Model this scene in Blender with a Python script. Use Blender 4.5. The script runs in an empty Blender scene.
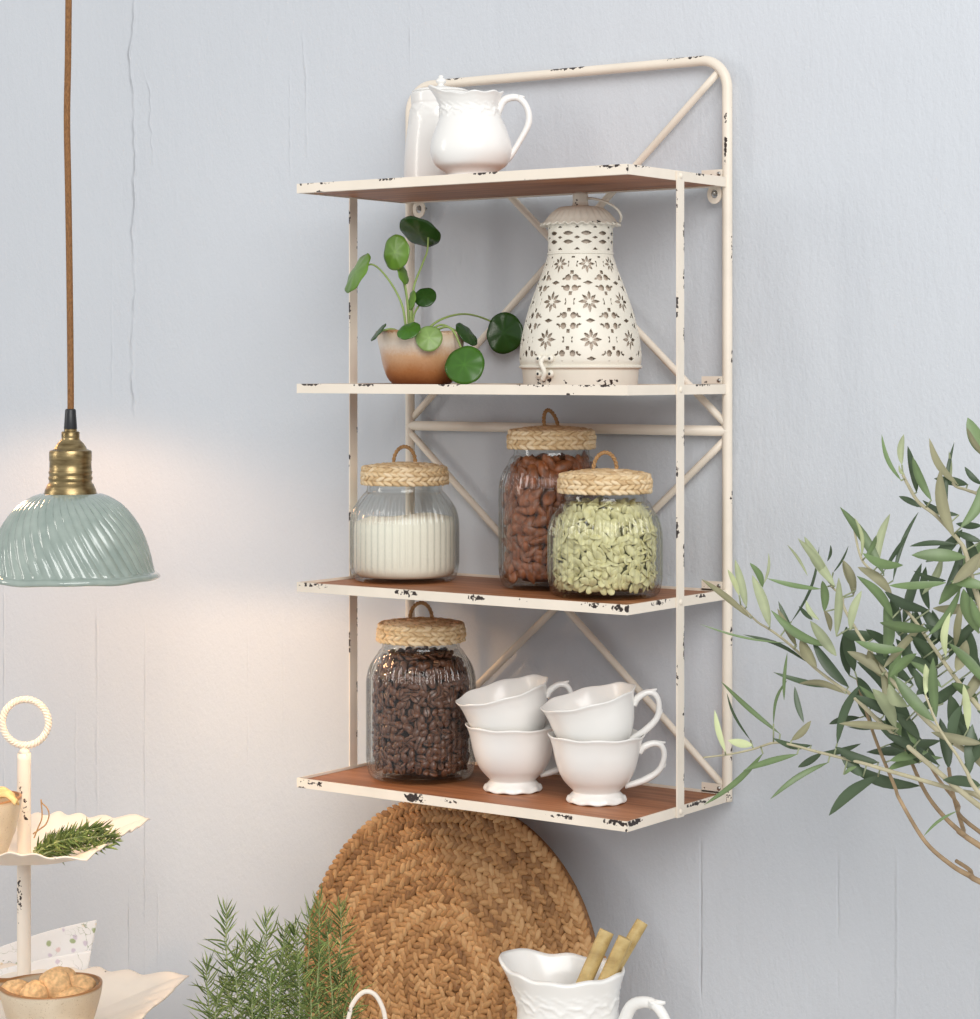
import bpy, bmesh, math, random
from mathutils import Vector, Matrix, noise as mnoise
R = random.Random(7)
PI = math.pi
sc = bpy.context.scene
COL = sc.collection

# ------------------------------------------------------------------ camera
CAM = Vector((1.4696, -1.911, 0.4889)); YAW = 0.6206; FPX = 2323.7; PX, PY = 490.0, 370.9
FWD = Vector((-math.sin(YAW), math.cos(YAW), 0)); RGT = Vector((math.cos(YAW), math.sin(YAW), 0)); UP = Vector((0, 0, 1))
cd = bpy.data.cameras.new('camera'); cam = bpy.data.objects.new('camera', cd); COL.objects.link(cam)
cam.location = CAM; cam.rotation_euler = (PI / 2, 0, YAW)
cd.sensor_fit = 'HORIZONTAL'; cd.sensor_width = 36; cd.lens = FPX * 36 / 980
cd.shift_x = 0; cd.shift_y = (PY - 509.5) / 980; cd.clip_start = .05
sc.camera = cam

def at(u, v, d):
    """world point seen at (u, v) at distance d along the optical axis"""
    return CAM + d * (FWD + (u - PX) / FPX * RGT - (v - PY) / FPX * UP)
def atz(u, v, z):
    k = -(v - PY) / FPX
    return at(u, v, (z - CAM.z) / k)
def aty(u, v, y):
    r = FWD + (u - PX) / FPX * RGT
    return at(u, v, (y - CAM.y) / r.y)
def toward(v):      # vector given in camera frame (right, away, up)
    return RGT * v[0] + FWD * v[1] + UP * v[2]

# ------------------------------------------------------------------ materials
def lin(c):
    return tuple(((x / 255) / 12.92 if x / 255 <= .04045 else ((x / 255 + .055) / 1.055) ** 2.4) for x in c) + (1,)
class NT:
    def __init__(s, name):
        s.m = bpy.data.materials.new(name); s.m.use_nodes = True
        s.t = s.m.node_tree; s.b = s.t.nodes['Principled BSDF']; s.out = s.t.nodes['Material Output']
    def n(s, typ, **kw):
        nd = s.t.nodes.new(typ)
        for k, v in kw.items():
            if k.startswith('_'): setattr(nd, k[1:], v)
            else: nd.inputs[k.replace('__', ' ')].default_value = v
        return nd
    def l(s, a, b): s.t.links.new(a, b)
    def math(s, op, a, b=None, clamp=False):
        nd = s.t.nodes.new('ShaderNodeMath'); nd.operation = op; nd.use_clamp = clamp
        for i, x in enumerate((a, b)):
            if x is None: continue
            if isinstance(x, (int, float)): nd.inputs[i].default_value = x
            else: s.l(x, nd.inputs[i])
        return nd.outputs[0]
    def coord(s, scale=(1, 1, 1), loc=(0, 0, 0), which='Object'):
        tc = s.n('ShaderNodeTexCoord'); mp = s.n('ShaderNodeMapping')
        mp.inputs['Scale'].default_value = scale; mp.inputs['Location'].default_value = loc
        s.l(tc.outputs[which], mp.inputs['Vector']); return mp.outputs['Vector']
    def noise(s, vec, scale, detail=3, rough=.5):
        nd = s.n('ShaderNodeTexNoise'); nd.inputs['Scale'].default_value = scale
        nd.inputs['Detail'].default_value = detail; nd.inputs['Roughness'].default_value = rough
        if vec is not None: s.l(vec, nd.inputs['Vector'])
        return nd.outputs['Fac']
    def ramp(s, fac, stops, interp='LINEAR'):
        nd = s.t.nodes.new('ShaderNodeValToRGB'); nd.color_ramp.interpolation = interp
        e = nd.color_ramp.elements
        while len(e) < len(stops): e.new(.5)
        for i, (p, c) in enumerate(stops):
            e[i].position = p; e[i].color = c if len(c) == 4 else lin(c)
        s.l(fac, nd.inputs[0]); return nd.outputs[0]
    def mix(s, fac, a, b):
        nd = s.t.nodes.new('ShaderNodeMix'); nd.data_type = 'RGBA'
        for i, x in ((0, fac), (6, a), (7, b)):
            if isinstance(x, (int, float)): nd.inputs[i].default_value = x
            elif isinstance(x, tuple): nd.inputs[i].default_value = x
            else: s.l(x, nd.inputs[i])
        return nd.outputs[2]
    def bump(s, h, strength=.3, dist=.001):
        nd = s.n('ShaderNodeBump'); nd.inputs['Strength'].default_value = strength; nd.inputs['Distance'].default_value = dist
        s.l(h, nd.inputs['Height']); s.l(nd.outputs[0], s.b.inputs['Normal']); return nd
    def set(s, **kw):
        for k, v in kw.items(): s.b.inputs[k.replace('__', ' ')].default_value = v
        return s
def plain(name, c, rough=.5, var=.08, scale=40, metal=0, coat=0, bump=0, spec=.5, trans=0):
    t = NT(name); c1 = lin(c)
    f = t.noise(t.coord(), scale)
    lo = tuple(x * (1 - var) for x in c1[:3]) + (1,); hi = tuple(min(1, x * (1 + var)) for x in c1[:3]) + (1,)
    t.l(t.ramp(f, [(.3, lo), (.7, hi)]), t.b.inputs['Base Color'])
    t.set(Roughness=rough, Metallic=metal); t.b.inputs['Coat Weight'].default_value = coat
    t.b.inputs['Specular IOR Level'].default_value = spec
    if bump: t.bump(f, bump)
    if trans: pass
    return t.m

def paint_metal(name, c, chipcol=(48, 36, 32), base_chip=0.0):
    """old cream enamel; the point attribute 'chip' says where the paint has flaked"""
    t = NT(name); v = t.coord()
    big = t.noise(v, 25, 3)
    col = t.ramp(big, [(.3, tuple(int(x * .965) for x in c)), (.7, c)])
    at_ = t.n('ShaderNodeAttribute', _attribute_name='chip')
    fine = t.noise(v, 230, 4, .55)
    s = t.math('ADD', fine, t.math('MULTIPLY', at_.outputs['Fac'], .36))
    m = t.math('MULTIPLY', t.math('SUBTRACT', s, .79), 40, True)
    t.l(t.mix(m, col, lin(chipcol)), t.b.inputs['Base Color'])
    t.set(Roughness=.42)
    h = t.math('ADD', t.math('MULTIPLY', m, -1.0), t.math('MULTIPLY', t.noise(v, 120, 2), .15))
    t.bump(h, .5, .0005)
    return t.m
M = {}
M['cream'] = paint_metal('cream_enamel', (240, 228, 212))
M['tray'] = paint_metal('tray_enamel', (243, 232, 218))
M['lantern'] = paint_metal('lantern_enamel', (234, 228, 214))

def wood(name, dark, mid, light):
    t = NT(name); v = t.coord((3, 40, 40))
    a = t.noise(v, 3, 5, .6); b = t.noise(t.coord((1.2, 9, 9)), 6, 2)
    f = t.math('ADD', t.math('MULTIPLY', a, .7), t.math('MULTIPLY', b, .3))
    t.l(t.ramp(f, [(.32, dark), (.5, mid), (.68, light)]), t.b.inputs['Base Color'])
    t.set(Roughness=.5); t.bump(a, .12, .0004); return t.m
M['wood'] = wood('brown_stained_wood', (126, 76, 44), (160, 102, 64), (184, 128, 88))
M['bamboo'] = wood('pale_bamboo', (160, 132, 80), (188, 162, 106), (204, 180, 126))

def ceramic(name, c):
    t = NT(name); f = t.noise(t.coord(), 14)
    t.l(t.ramp(f, [(.3, tuple(int(x * .985) for x in c)), (.7, c)]), t.b.inputs['Base Color'])
    t.set(Roughness=.30); t.b.inputs['Coat Weight'].default_value = .35; t.b.inputs['Coat Roughness'].default_value = .10
    t.b.inputs['Subsurface Weight'].default_value = .0
    return t.m
M['white'] = ceramic('white_glazed_ceramic', (243, 241, 237))

def glass_mat(name, stops, base=.045):
    t = NT(name); t.t.nodes.remove(t.b)
    lw = t.n('ShaderNodeLayerWeight', Blend=.5)
    tint = t.ramp(lw.outputs['Facing'], stops)
    tr = t.n('ShaderNodeBsdfTransparent'); t.l(tint, tr.inputs['Color'])
    gl = t.n('ShaderNodeBsdfGlossy', Roughness=.015)
    sch = t.math('ADD', base, t.math('MULTIPLY', t.math('POWER', lw.outputs['Facing'], 3.0), .65))
    mx = t.n('ShaderNodeMixShader'); t.l(sch, mx.inputs[0]); t.l(tr.outputs[0], mx.inputs[1]); t.l(gl.outputs[0], mx.inputs[2])
    t.l(mx.outputs[0], t.out.inputs['Surface']); return t.m
g4 = lambda v: (v * .99, v, v * .995, 1)
M['added_liner'] = plain('added_beige_liner', (206, 190, 174), .6, .06)
M['glass'] = glass_mat('ribbed_clear_glass', [(0, g4(.995)), (.10, g4(.985)), (.30, g4(.91)), (.7, g4(.90)), (.9, g4(.80)), (1, g4(.55))])
M['glass_in'] = glass_mat('clear_glass', [(0, g4(.997)), (.8, g4(.98)), (1, g4(.85))], .012)

def straw(name, dark, mid, light, attr=True):
    t = NT(name); v = t.coord()
    at_ = t.n('ShaderNodeAttribute', _attribute_name='tone')
    f = t.math('ADD', t.math('MULTIPLY', at_.outputs['Fac'], .6), t.math('MULTIPLY', t.noise(v, 220, 4), .4))
    t.l(t.ramp(f, [(.18, dark), (.5, mid), (.8, light)]), t.b.inputs['Base Color'])
    t.set(Roughness=.62); t.bump(t.noise(v, 500, 3), .25, .0005); return t.m
M['seagrass'] = straw('pale_seagrass', (186, 150, 106), (220, 192, 148), (236, 214, 178))
M['hyacinth'] = straw('brown_water_hyacinth', (118, 80, 44), (178, 132, 84), (208, 168, 120))
M['twine'] = plain('twine', (182, 142, 96), .8, .2, 300)

def leafmat(name, c, rough=.38, vein=True):
    t = NT(name); v = t.coord()
    at_ = t.n('ShaderNodeAttribute', _attribute_name='tone')
    f = t.math('ADD', t.math('MULTIPLY', at_.outputs['Fac'], .55), t.math('MULTIPLY', t.noise(v, 60, 3), .45))
    lo = tuple(int(x * .80) for x in c); hi = tuple(min(255, int(x * 1.13)) for x in c)
    t.l(t.ramp(f, [(.25, lo), (.75, hi)]), t.b.inputs['Base Color'])
    t.set(Roughness=rough); t.b.inputs['Subsurface Weight'].default_value = 0
    d = t.n('ShaderNodeBsdfTranslucent'); d.inputs['Color'].default_value = lin(tuple(min(255, int(x * 1.1)) for x in c))
    mx = t.n('ShaderNodeMixShader'); mx.inputs[0].default_value = .18
    t.l(t.b.outputs[0], mx.inputs[1]); t.l(d.outputs[0], mx.inputs[2]); t.l(mx.outputs[0], t.out.inputs['Surface'])
    return t.m
M['leaf_dark'] = leafmat('olive_leaf_dark', (78, 94, 70))
M['leaf_green'] = leafmat('olive_leaf_green', (112, 132, 90))
M['leaf_light'] = leafmat('olive_leaf_underside', (170, 178, 142), .55)
M['leaf_brown'] = leafmat('olive_leaf_dull', (146, 142, 112), .55)
M['leaf_pale'] = leafmat('olive_leaf_young', (194, 202, 156), .5)
M['bark'] = plain('olive_bark', (158, 134, 104), .8, .25, 90, bump=.4)
M['twig'] = plain('olive_twig', (186, 178, 148), .7, .15, 90)
M['pilea_light'] = leafmat('pilea_leaf_fresh', (122, 164, 62), .3)
M['pilea_mid'] = leafmat('pilea_leaf_mid', (78, 128, 46), .28)
M['pilea_dark'] = leafmat('pilea_leaf_deep', (52, 90, 34), .26)
M['pilea_pale'] = leafmat('pilea_leaf_pale', (150, 184, 104), .35)
M['stalk'] = plain('pilea_stalk', (150, 172, 98), .5)
M['needle'] = leafmat('rosemary_needle', (150, 170, 100), .5)
M['needle_dark'] = leafmat('rosemary_needle_deep', (112, 136, 74), .5)
M['sprigstem'] = plain('rosemary_stem', (166, 178, 124), .6)
M['soil'] = plain('potting_soil', (62, 46, 36), .95, .4, 150, bump=.8)

def glazed_pot():
    t = NT('brown_reactive_glaze'); tc = t.n('ShaderNodeTexCoord'); sp = t.n('ShaderNodeSeparateXYZ'); t.l(tc.outputs['Object'], sp.inputs[0])
    z = t.math('MULTIPLY', sp.outputs[2], 1 / .052)
    nz = t.noise(t.coord(), 45, 4); fine = t.noise(t.coord(), 420, 2)
    f = t.math('MULTIPLY', t.math('ADD', z, t.math('ADD', t.math('MULTIPLY', nz, .22), t.math('MULTIPLY', fine, .12))), .8)
    t.l(t.ramp(f, [(.12, (120, 70, 40)), (.34, (168, 112, 68)), (.58, (202, 160, 120)), (.76, (226, 212, 194)), (.92, (220, 198, 170)), (.965, (176, 130, 90))]), t.b.inputs['Base Color'])
    t.set(Roughness=.28); t.b.inputs['Coat Weight'].default_value = .4; return t.m
M['pot'] = glazed_pot()
def stoneware():
    t = NT('speckled_stoneware'); v = t.coord()
    f = t.noise(v, 600, 2, .7); b = t.noise(v, 30, 3)
    at_ = t.n('ShaderNodeAttribute', _attribute_name='rim')
    c = t.ramp(b, [(.3, (206, 188, 162)), (.7, (222, 208, 186))])
    sp = t.math('MULTIPLY', t.math('SUBTRACT', f, .62), 14, True)
    c = t.mix(t.math('MULTIPLY', sp, .5), c, lin((140, 104, 70)))
    t.l(t.mix(at_.outputs['Fac'], c, lin((158, 112, 68))), t.b.inputs['Base Color'])
    t.set(Roughness=.35); return t.m
M['stoneware'] = stoneware()
M['biscuit'] = plain('biscuit', (226, 184, 134), .85, .3, 190, bump=1.0)
M['crisp'] = plain('golden_crisp', (232, 198, 140), .6, .2, 80)
M['almond'] = plain('almond_skin', (134, 78, 46), .42, .4, 160, bump=.5)
M['seed'] = plain('pumpkin_seed', (216, 208, 158), .45, .16, 90)
M['bean'] = plain('coffee_bean', (104, 68, 50), .32, .3, 120)
M['sugar'] = plain('cane_sugar', (250, 243, 227), .9, .05, 900, bump=.4)
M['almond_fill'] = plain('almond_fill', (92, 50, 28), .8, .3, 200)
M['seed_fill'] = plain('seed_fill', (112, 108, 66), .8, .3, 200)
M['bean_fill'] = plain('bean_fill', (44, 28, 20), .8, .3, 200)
M['black'] = plain('black_plastic', (36, 38, 42), .4)
M['steel'] = plain('zinc_screw', (170, 168, 164), .35, .1, 60, metal=.9)
def brass():
    t = NT('aged_brass'); f = t.noise(t.coord((1, 1, 5)), 60, 4)
    t.l(t.ramp(f, [(.3, (122, 104, 72)), (.55, (160, 140, 102)), (.75, (190, 168, 124))]), t.b.inputs['Base Color'])
    t.set(Metallic=1, Roughness=.33); return t.m
M['brass'] = brass()
def cordm():
    t = NT('woven_fabric_cord'); f = t.noise(t.coord((1, 1, .35)), 900, 2)
    t.l(t.ramp(f, [(.3, (112, 74, 38)), (.7, (152, 106, 60))]), t.b.inputs['Base Color']); t.set(Roughness=.7); return t.m
M['cord'] = cordm()
def shade():
    t = NT('sage_green_glaze'); f = t.noise(t.coord(), 50, 4)
    t.l(t.ramp(f, [(.3, (142, 156, 148)), (.7, (164, 176, 167))]), t.b.inputs['Base Color'])
    t.set(Roughness=.16); t.b.inputs['Coat Weight'].default_value = .8; t.b.inputs['Coat Roughness'].default_value = .05
    t.bump(t.noise(t.coord(), 130, 2), .12, .0006); return t.m
M['shade'] = shade()
def bulbm():
    t = NT('warm_bulb'); t.set(Roughness=.3); t.b.inputs['Base Color'].default_value = (1, .9, .75, 1)
    t.b.inputs['Emission Color'].default_value = (1, .72, .42, 1); t.b.inputs['Emission Strength'].default_value = 12; return t.m
M['bulb'] = bulbm()
def napkin():
    t = NT('floral_paper'); v = t.coord()
    vo = t.n('ShaderNodeTexVoronoi', Scale=85); t.l(v, vo.inputs['Vector'])
    blot = t.math('MULTIPLY', t.math('SUBTRACT', .30, t.math('ADD', vo.outputs['Distance'], t.math('MULTIPLY', t.math('SUBTRACT', t.noise(v, 260, 2), .5), .3))), 9, True)
    pick = t.n('ShaderNodeSeparateColor'); t.l(vo.outputs['Color'], pick.inputs[0])
    hue = t.ramp(pick.outputs[0], [(0, (252, 250, 248)), (.42, (250, 246, 246)), (.5, (238, 212, 208)), (.64, (242, 222, 192)), (.76, (176, 188, 146)), (.86, (222, 210, 222)), (.97, (104, 104, 116))], 'CONSTANT')
    w = t.noise(v, 75, 2)
    stem = t.math('MULTIPLY', t.math('SUBTRACT', .010, t.math('ABSOLUTE', t.math('SUBTRACT', w, .5))), 120, True)
    mask = t.math('MULTIPLY', t.math('SUBTRACT', t.noise(v, 30, 1), .5), 12, True)
    c = t.mix(blot, lin((248, 246, 245)), hue)
    c = t.mix(t.math('MULTIPLY', t.math('MULTIPLY', stem, mask), .7), c, lin((128, 140, 100)))
    t.l(c, t.b.inputs['Base Color']); t.set(Roughness=.85); return t.m
M['napkin'] = napkin()
M['terracotta'] = plain('terracotta', (176, 120, 90), .8)
M['counter'] = wood('whitewashed_counter', (196, 190, 182), (208, 202, 194), (220, 214, 206))

def wall_mat():
    t = NT('painted_plaster_boards'); tc = t.n('ShaderNodeTexCoord'); sp = t.n('ShaderNodeSeparateXYZ'); t.l(tc.outputs['Object'], sp.inputs[0])
    x, z = sp.outputs[0], sp.outputs[2]
    v = t.coord()
    broad = t.noise(v, 3.0, 3)
    t.l(t.ramp(broad, [(.3, (203, 207, 213)), (.7, (208, 212, 218))]), t.b.inputs['Base Color'])
    stip = t.noise(t.coord((1, 1, .55)), 380, 3, .6)
    lump = t.noise(t.coord((1.6, 1, .5)), 38, 4, .6)
    h = t.math('ADD', t.math('MULTIPLY', stip, .38), t.math('MULTIPLY', lump, .80))
    vary = t.math('MULTIPLY', t.math('SUBTRACT', t.noise(t.coord((2, 1, 1), (5, 0, 2)), 22, 3), .30), 2.6, True)
    wob = t.noise(t.coord((0.001, .001, 1)), 26, 4, .6)
    wob2 = t.noise(t.coord((0.001, .001, 1), (3, 1, 7)), 9, 3, .6)
    # seams: x centre, z low, z high, height, width, wobble
    S = []
    def seam(u, v0, v1, hh, w, wb):
        p0 = aty(u, v0, .012); p1 = aty(u, v1, .012); S.append((p0.x, p1.z, p0.z, hh, w, wb))
    seam(134, -20, 420, 2.6, .0026, .045); seam(150, 60, 200, .9, .0014, .09); seam(306, 20, 175, .8, .0016, .03); seam(325, 50, 90, .7, .0014, .01); seam(176, 180, 215, 1.2, .002, .02); seam(290, 60, 190, .7, .0014, .012)
    seam(410, -30, 82, 1.0, .0012, .003); seam(112, 240, 420, .5, .0016, .008); seam(4, 540, 830, 1.3, .0014, .004)
    seam(97, 590, 850, 1.5, .0018, .008); seam(76, 700, 840, 1.0, .0016, .01); seam(145, 600, 1040, 1.2, .0012, .006)
    seam(128, 880, 980, -1.4, .0011, .004); seam(158, 880, 975, 1.0, .0012, .006); seam(248, 590, 780, .6, .0014, .008)
    seam(701, 828, 1040, -1.3, .0011, .003); seam(838, 825, 1040, -.6, .0012, .004); seam(897, 830, 1040, .8, .0016, .006)
    seam(270, 0, 60, .8, .002, .02); seam(283, 600, 760, .5, .0014, .006)
    for x0, zl, zh, hh, w, wb in S:
        src = wob if wb < .02 else wob2
        dx = t.math('SUBTRACT', t.math('SUBTRACT', x, x0), t.math('MULTIPLY', t.math('SUBTRACT', src, .5), wb))
        g = t.math('POWER', 2.718, t.math('MULTIPLY', t.math('MULTIPLY', dx, dx), -1 / (w * w)))
        e0 = t.math('MULTIPLY', t.math('SUBTRACT', z, zl), 25, True); e1 = t.math('MULTIPLY', t.math('SUBTRACT', zh, z), 25, True)
        h = t.math('ADD', h, t.math('MULTIPLY', t.math('MULTIPLY', t.math('MULTIPLY', g, vary), t.math('MULTIPLY', e0, e1)), hh * .95))
    t.set(Roughness=.62); t.b.inputs['Specular IOR Level'].default_value = .3
    t.bump(h, .75, .0017); return t.m
M['wall'] = wall_mat()

# ------------------------------------------------------------------ mesh helpers
class MB:
    def __init__(s): s.v = []; s.f = []; s.mi = []; s.tone = []
    def add(s, vs, fs, mat=0, tone=.5):
        k = len(s.v); s.v += [tuple(p) for p in vs]; s.f += [tuple(i + k for i in f) for f in fs]
        s.mi += [mat] * len(fs)
        s.tone += (list(tone) if hasattr(tone, '__len__') else [tone] * len(vs))
    def box(s, lo, hi, mat=0, nx=1):
        (x0, y0, z0), (x1, y1, z1) = lo, hi
        s.add([(x0,y0,z0),(x1,y0,z0),(x1,y1,z0),(x0,y1,z0),(x0,y0,z1),(x1,y0,z1),(x1,y1,z1),(x0,y1,z1)],
              [(0,3,2,1),(4,5,6,7),(0,1,5,4),(1,2,6,5),(2,3,7,6),(3,0,4,7)], mat)
    def grid_box(s, lo, hi, step=.004):
        """a bar cut into short lengths on every face so that wear can follow its edges"""
        lo, hi = Vector(lo), Vector(hi); d = hi - lo
        n = [max(1, int(round(d[i] / step))) for i in range(3)]
        idx = {}
        def vid(i, j, k):
            key = (i, j, k)
            if key not in idx:
                idx[key] = len(s.v)
                s.v.append((lo[0] + d[0] * i / n[0], lo[1] + d[1] * j / n[1], lo[2] + d[2] * k / n[2])); s.tone.append(.5)
            return idx[key]
        def q(*a): s.f.append(tuple(vid(*p) for p in a)); s.mi.append(0)
        for i in range(n[0]):
            for j in range(n[1]):
                q((i,j,0),(i,j+1,0),(i+1,j+1,0),(i+1,j,0)); q((i,j,n[2]),(i+1,j,n[2]),(i+1,j+1,n[2]),(i,j+1,n[2]))
        for i in range(n[0]):
            for k in range(n[2]):
                q((i,0,k),(i+1,0,k),(i+1,0,k+1),(i,0,k+1)); q((i,n[1],k),(i,n[1],k+1),(i+1,n[1],k+1),(i+1,n[1],k))
        for j in range(n[1]):
            for k in range(n[2]):
                q((0,j,k),(0,j,k+1),(0,j+1,k+1),(0,j+1,k)); q((n[0],j,k),(n[0],j+1,k),(n[0],j+1,k+1),(n[0],j,k+1))
    def tube(s, pts, r, n=10, mat=0, cap=True, flat=1.0, tone=.5):
        pts = [Vector(p) for p in pts]; m = len(pts)
        rr = list(r) if hasattr(r, '__len__') else [r] * m
        T = []
        for i in range(m):
            a = pts[max(0, i - 1)]; b = pts[min(m - 1, i + 1)]; T.append((b - a).normalized())
        ref = Vector((0, 0, 1)) if abs(T[0].z) < .9 else Vector((1, 0, 0))
        N = T[0].cross(ref).normalized(); vs = []
        for i in range(m):
            if i:
                N = (N - T[i] * N.dot(T[i])); N = N.normalized() if N.length > 1e-9 else T[i].orthogonal().normalized()
            B = T[i].cross(N)
            for k in range(n):
                a = 2 * PI * k / n; vs.append(pts[i] + (N * math.cos(a) * flat + B * math.sin(a)) * rr[i])
        fs = [(i*n+k, i*n+(k+1)%n, (i+1)*n+(k+1)%n, (i+1)*n+k) for i in range(m-1) for k in range(n)]
        if cap: fs += [tuple(reversed(range(n))), tuple((m-1)*n+k for k in range(n))]
        s.add(vs, fs, mat, tone)
    def lathe(s, prof, n=48, fn=None, mat=0, o=(0, 0, 0), caps=(False, False), tone=.5):
        """prof: list of (r, z); fn(theta, r, z, i) -> (r, z, theta)"""
        vs = []; m = len(prof)
        for i, (r, z) in enumerate(prof):
            for k in range(n):
                th = 2 * PI * k / n; a, b, c = (r, z, th) if fn is None else fn(th, r, z, i)
                vs.append((o[0] + a * math.cos(c), o[1] + a * math.sin(c), o[2] + b))
        fs = [(i*n+k, i*n+(k+1)%n, (i+1)*n+(k+1)%n, (i+1)*n+k) for i in range(m-1) for k in range(n)]
        if caps[0]: fs.append(tuple(reversed(range(n))))
        if caps[1]: fs.append(tuple((m-1)*n+k for k in range(n)))
        s.add(vs, fs, mat, tone)
    def blob(s, c, ax, mat=0, nu=8, nv=5, tone=.5, jitter=0):
        """ellipsoid with three axis vectors"""
        c = Vector(c); A, B, Cc = [Vector(a) for a in ax]; vs = [c + Cc]
        for j in range(1, nv):
            ph = PI * j / nv
            for k in range(nu):
                th = 2 * PI * k / nu; g = 1 + (R.uniform(-jitter, jitter) if jitter else 0)
                vs.append(c + (A * math.cos(th) + B * math.sin(th)) * math.sin(ph) * g + Cc * math.cos(ph) * g)
        vs.append(c - Cc); L = len(vs) - 1
        fs = [(0, 1 + k, 1 + (k+1) % nu) for k in range(nu)]
        for j in range(nv - 2):
            for k in range(nu):
                a = 1 + j*nu; fs.append((a+k, a+nu+k, a+nu+(k+1)%nu, a+(k+1)%nu))
        a = 1 + (nv-2)*nu; fs += [(L, a+(k+1)%nu, a+k) for k in range(nu)]
        s.add(vs, fs, mat, tone)
    def build(s, name, mats, parent=None, smooth=True, loc=None, mods=(), shift=None):
        me = bpy.data.meshes.new(name)
        vs = s.v if shift is None else [tuple(Vector(p) - Vector(shift)) for p in s.v]
        me.from_pydata(vs, [], s.f); me.update()
        mats = mats if isinstance(mats, (list, tuple)) else [mats]
        for m in mats: me.materials.append(m)
        me.polygons.foreach_set('material_index', s.mi)
        me.polygons.foreach_set('use_smooth', [smooth] * len(me.polygons))
        if any(t != .5 for t in s.tone):
            a = me.attributes.new('tone', 'FLOAT', 'POINT'); a.data.foreach_set('value', s.tone)
        o = bpy.data.objects.new(name, me); COL.objects.link(o)
        if parent is not None: o.parent = parent
        if loc is not None: o.location = loc
        for typ, kw in mods:
            md = o.modifiers.new(typ.lower(), typ)
            for k, v in kw.items(): setattr(md, k, v)
        return o
def autosmooth(o, deg=35):
    me = o.data; me.set_sharp_from_angle(angle=math.radians(deg)); return o
def bevel(o, w, seg=2):
    m = o.modifiers.new('bevel', 'BEVEL'); m.width = w; m.segments = seg; m.limit_method = 'ANGLE'; return o
def spline(pts, n=8):
    P = [Vector(p) for p in pts]; P = [P[0] * 2 - P[1]] + P + [P[-1] * 2 - P[-2]]; out = []
    for i in range(1, len(P) - 2):
        for j in range(n):
            t = j / n; a, b, c, d = P[i-1], P[i], P[i+1], P[i+2]
            out.append(.5 * ((2*b) + (c-a)*t + (2*a-5*b+4*c-d)*t*t + (3*b-a-3*c+d)*t*t*t))
    out.append(P[-2]); return out
def lerp_list(vals, n):
    out = []
    for i in range(n):
        t = i / (n - 1) * (len(vals) - 1); k = min(int(t), len(vals) - 2); out.append(vals[k] + (vals[k+1] - vals[k]) * (t - k))
    return out
def chips(o, spots):
    """spots: (point in the object's own coordinates, (rx, ry, rz), strength)"""
    me = o.data; vals = [0.0] * len(me.vertices)
    for c, rad, st in spots:
        cx, cy, cz = c; rx, ry, rz = rad
        for i, v in enumerate(me.vertices):
            dx = (v.co.x - cx) / rx; 
            if abs(dx) > 1: continue
            dy = (v.co.y - cy) / ry
            if abs(dy) > 1: continue
            dz = (v.co.z - cz) / rz; q = dx*dx + dy*dy + dz*dz
            if q < 1: vals[i] = max(vals[i], st * (1 - q * q))
    a = me.attributes.new('chip', 'FLOAT', 'POINT'); a.data.foreach_set('value', vals)
def tag(o, label, cat, group=None, kind=None):
    o['label'] = label; o['category'] = cat
    if group: o['group'] = group
    if kind: o['kind'] = kind
    return o
def thing(name, label, cat, loc=(0, 0, 0), rz=0, group=None, rot=None):
    o = bpy.data.objects.new(name, None); COL.objects.link(o); o.empty_display_size = .02
    o.location = loc; o.rotation_euler = rot if rot else (0, 0, rz)
    return tag(o, label, cat, group)
def copy_tree(o, parent=None):
    c = o.copy(); COL.objects.link(c)
    if parent is not None: c.parent = parent
    for ch in list(o.children): copy_tree(ch, c)
    return c

# ------------------------------------------------------------------ setting
TABLE = -.31
b = MB(); b.box((-1.6, .012, -.9), (1.9, .09, 1.9)); w = b.build('wall_back', M['wall'], smooth=False); w['kind'] = 'structure'
b = MB(); b.box((-1.5, -.62, TABLE - .035), (1.5, .0115, TABLE)); w = bevel(b.build('counter_top', M['counter'], smooth=False), .004); w['kind'] = 'structure'

# ------------------------------------------------------------------ wall shelf
W, D, DS = .38, .1789, .0904
Z = [.6711, .4764, .2831, .0925]; TR = .0091; ZT = .7832; ZX = .4323
rack = thing('wall_shelf', 'tall cream metal wall shelf with four brown wooden boards and flaking paint', 'shelf', (0, 0, 0))
b = MB(); rc = .028
path = [(.0018, 0, Z[3] - TR + (ZT - rc - Z[3] + TR) * i / 160) for i in range(160)]
path += [(.0018 + rc - rc * math.cos(a * PI / 2 / 12), 0, ZT - rc + rc * math.sin(a * PI / 2 / 12)) for a in range(13)]
path += [(rc + (W - 2 * rc) * i / 90, 0, ZT) for i in range(1, 90)]
WT = W - .0016
path += [(WT - rc + rc * math.sin(a * PI / 2 / 12), 0, ZT - rc + rc * math.cos(a * PI / 2 / 12)) for a in range(13)]
path += [(WT, 0, ZT - rc - (ZT - rc - Z[3] + TR) * i / 160) for i in range(1, 161)]
b.tube(path, .0049, 16)
fr = b.build('back_frame', M['cream'], rack)
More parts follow.
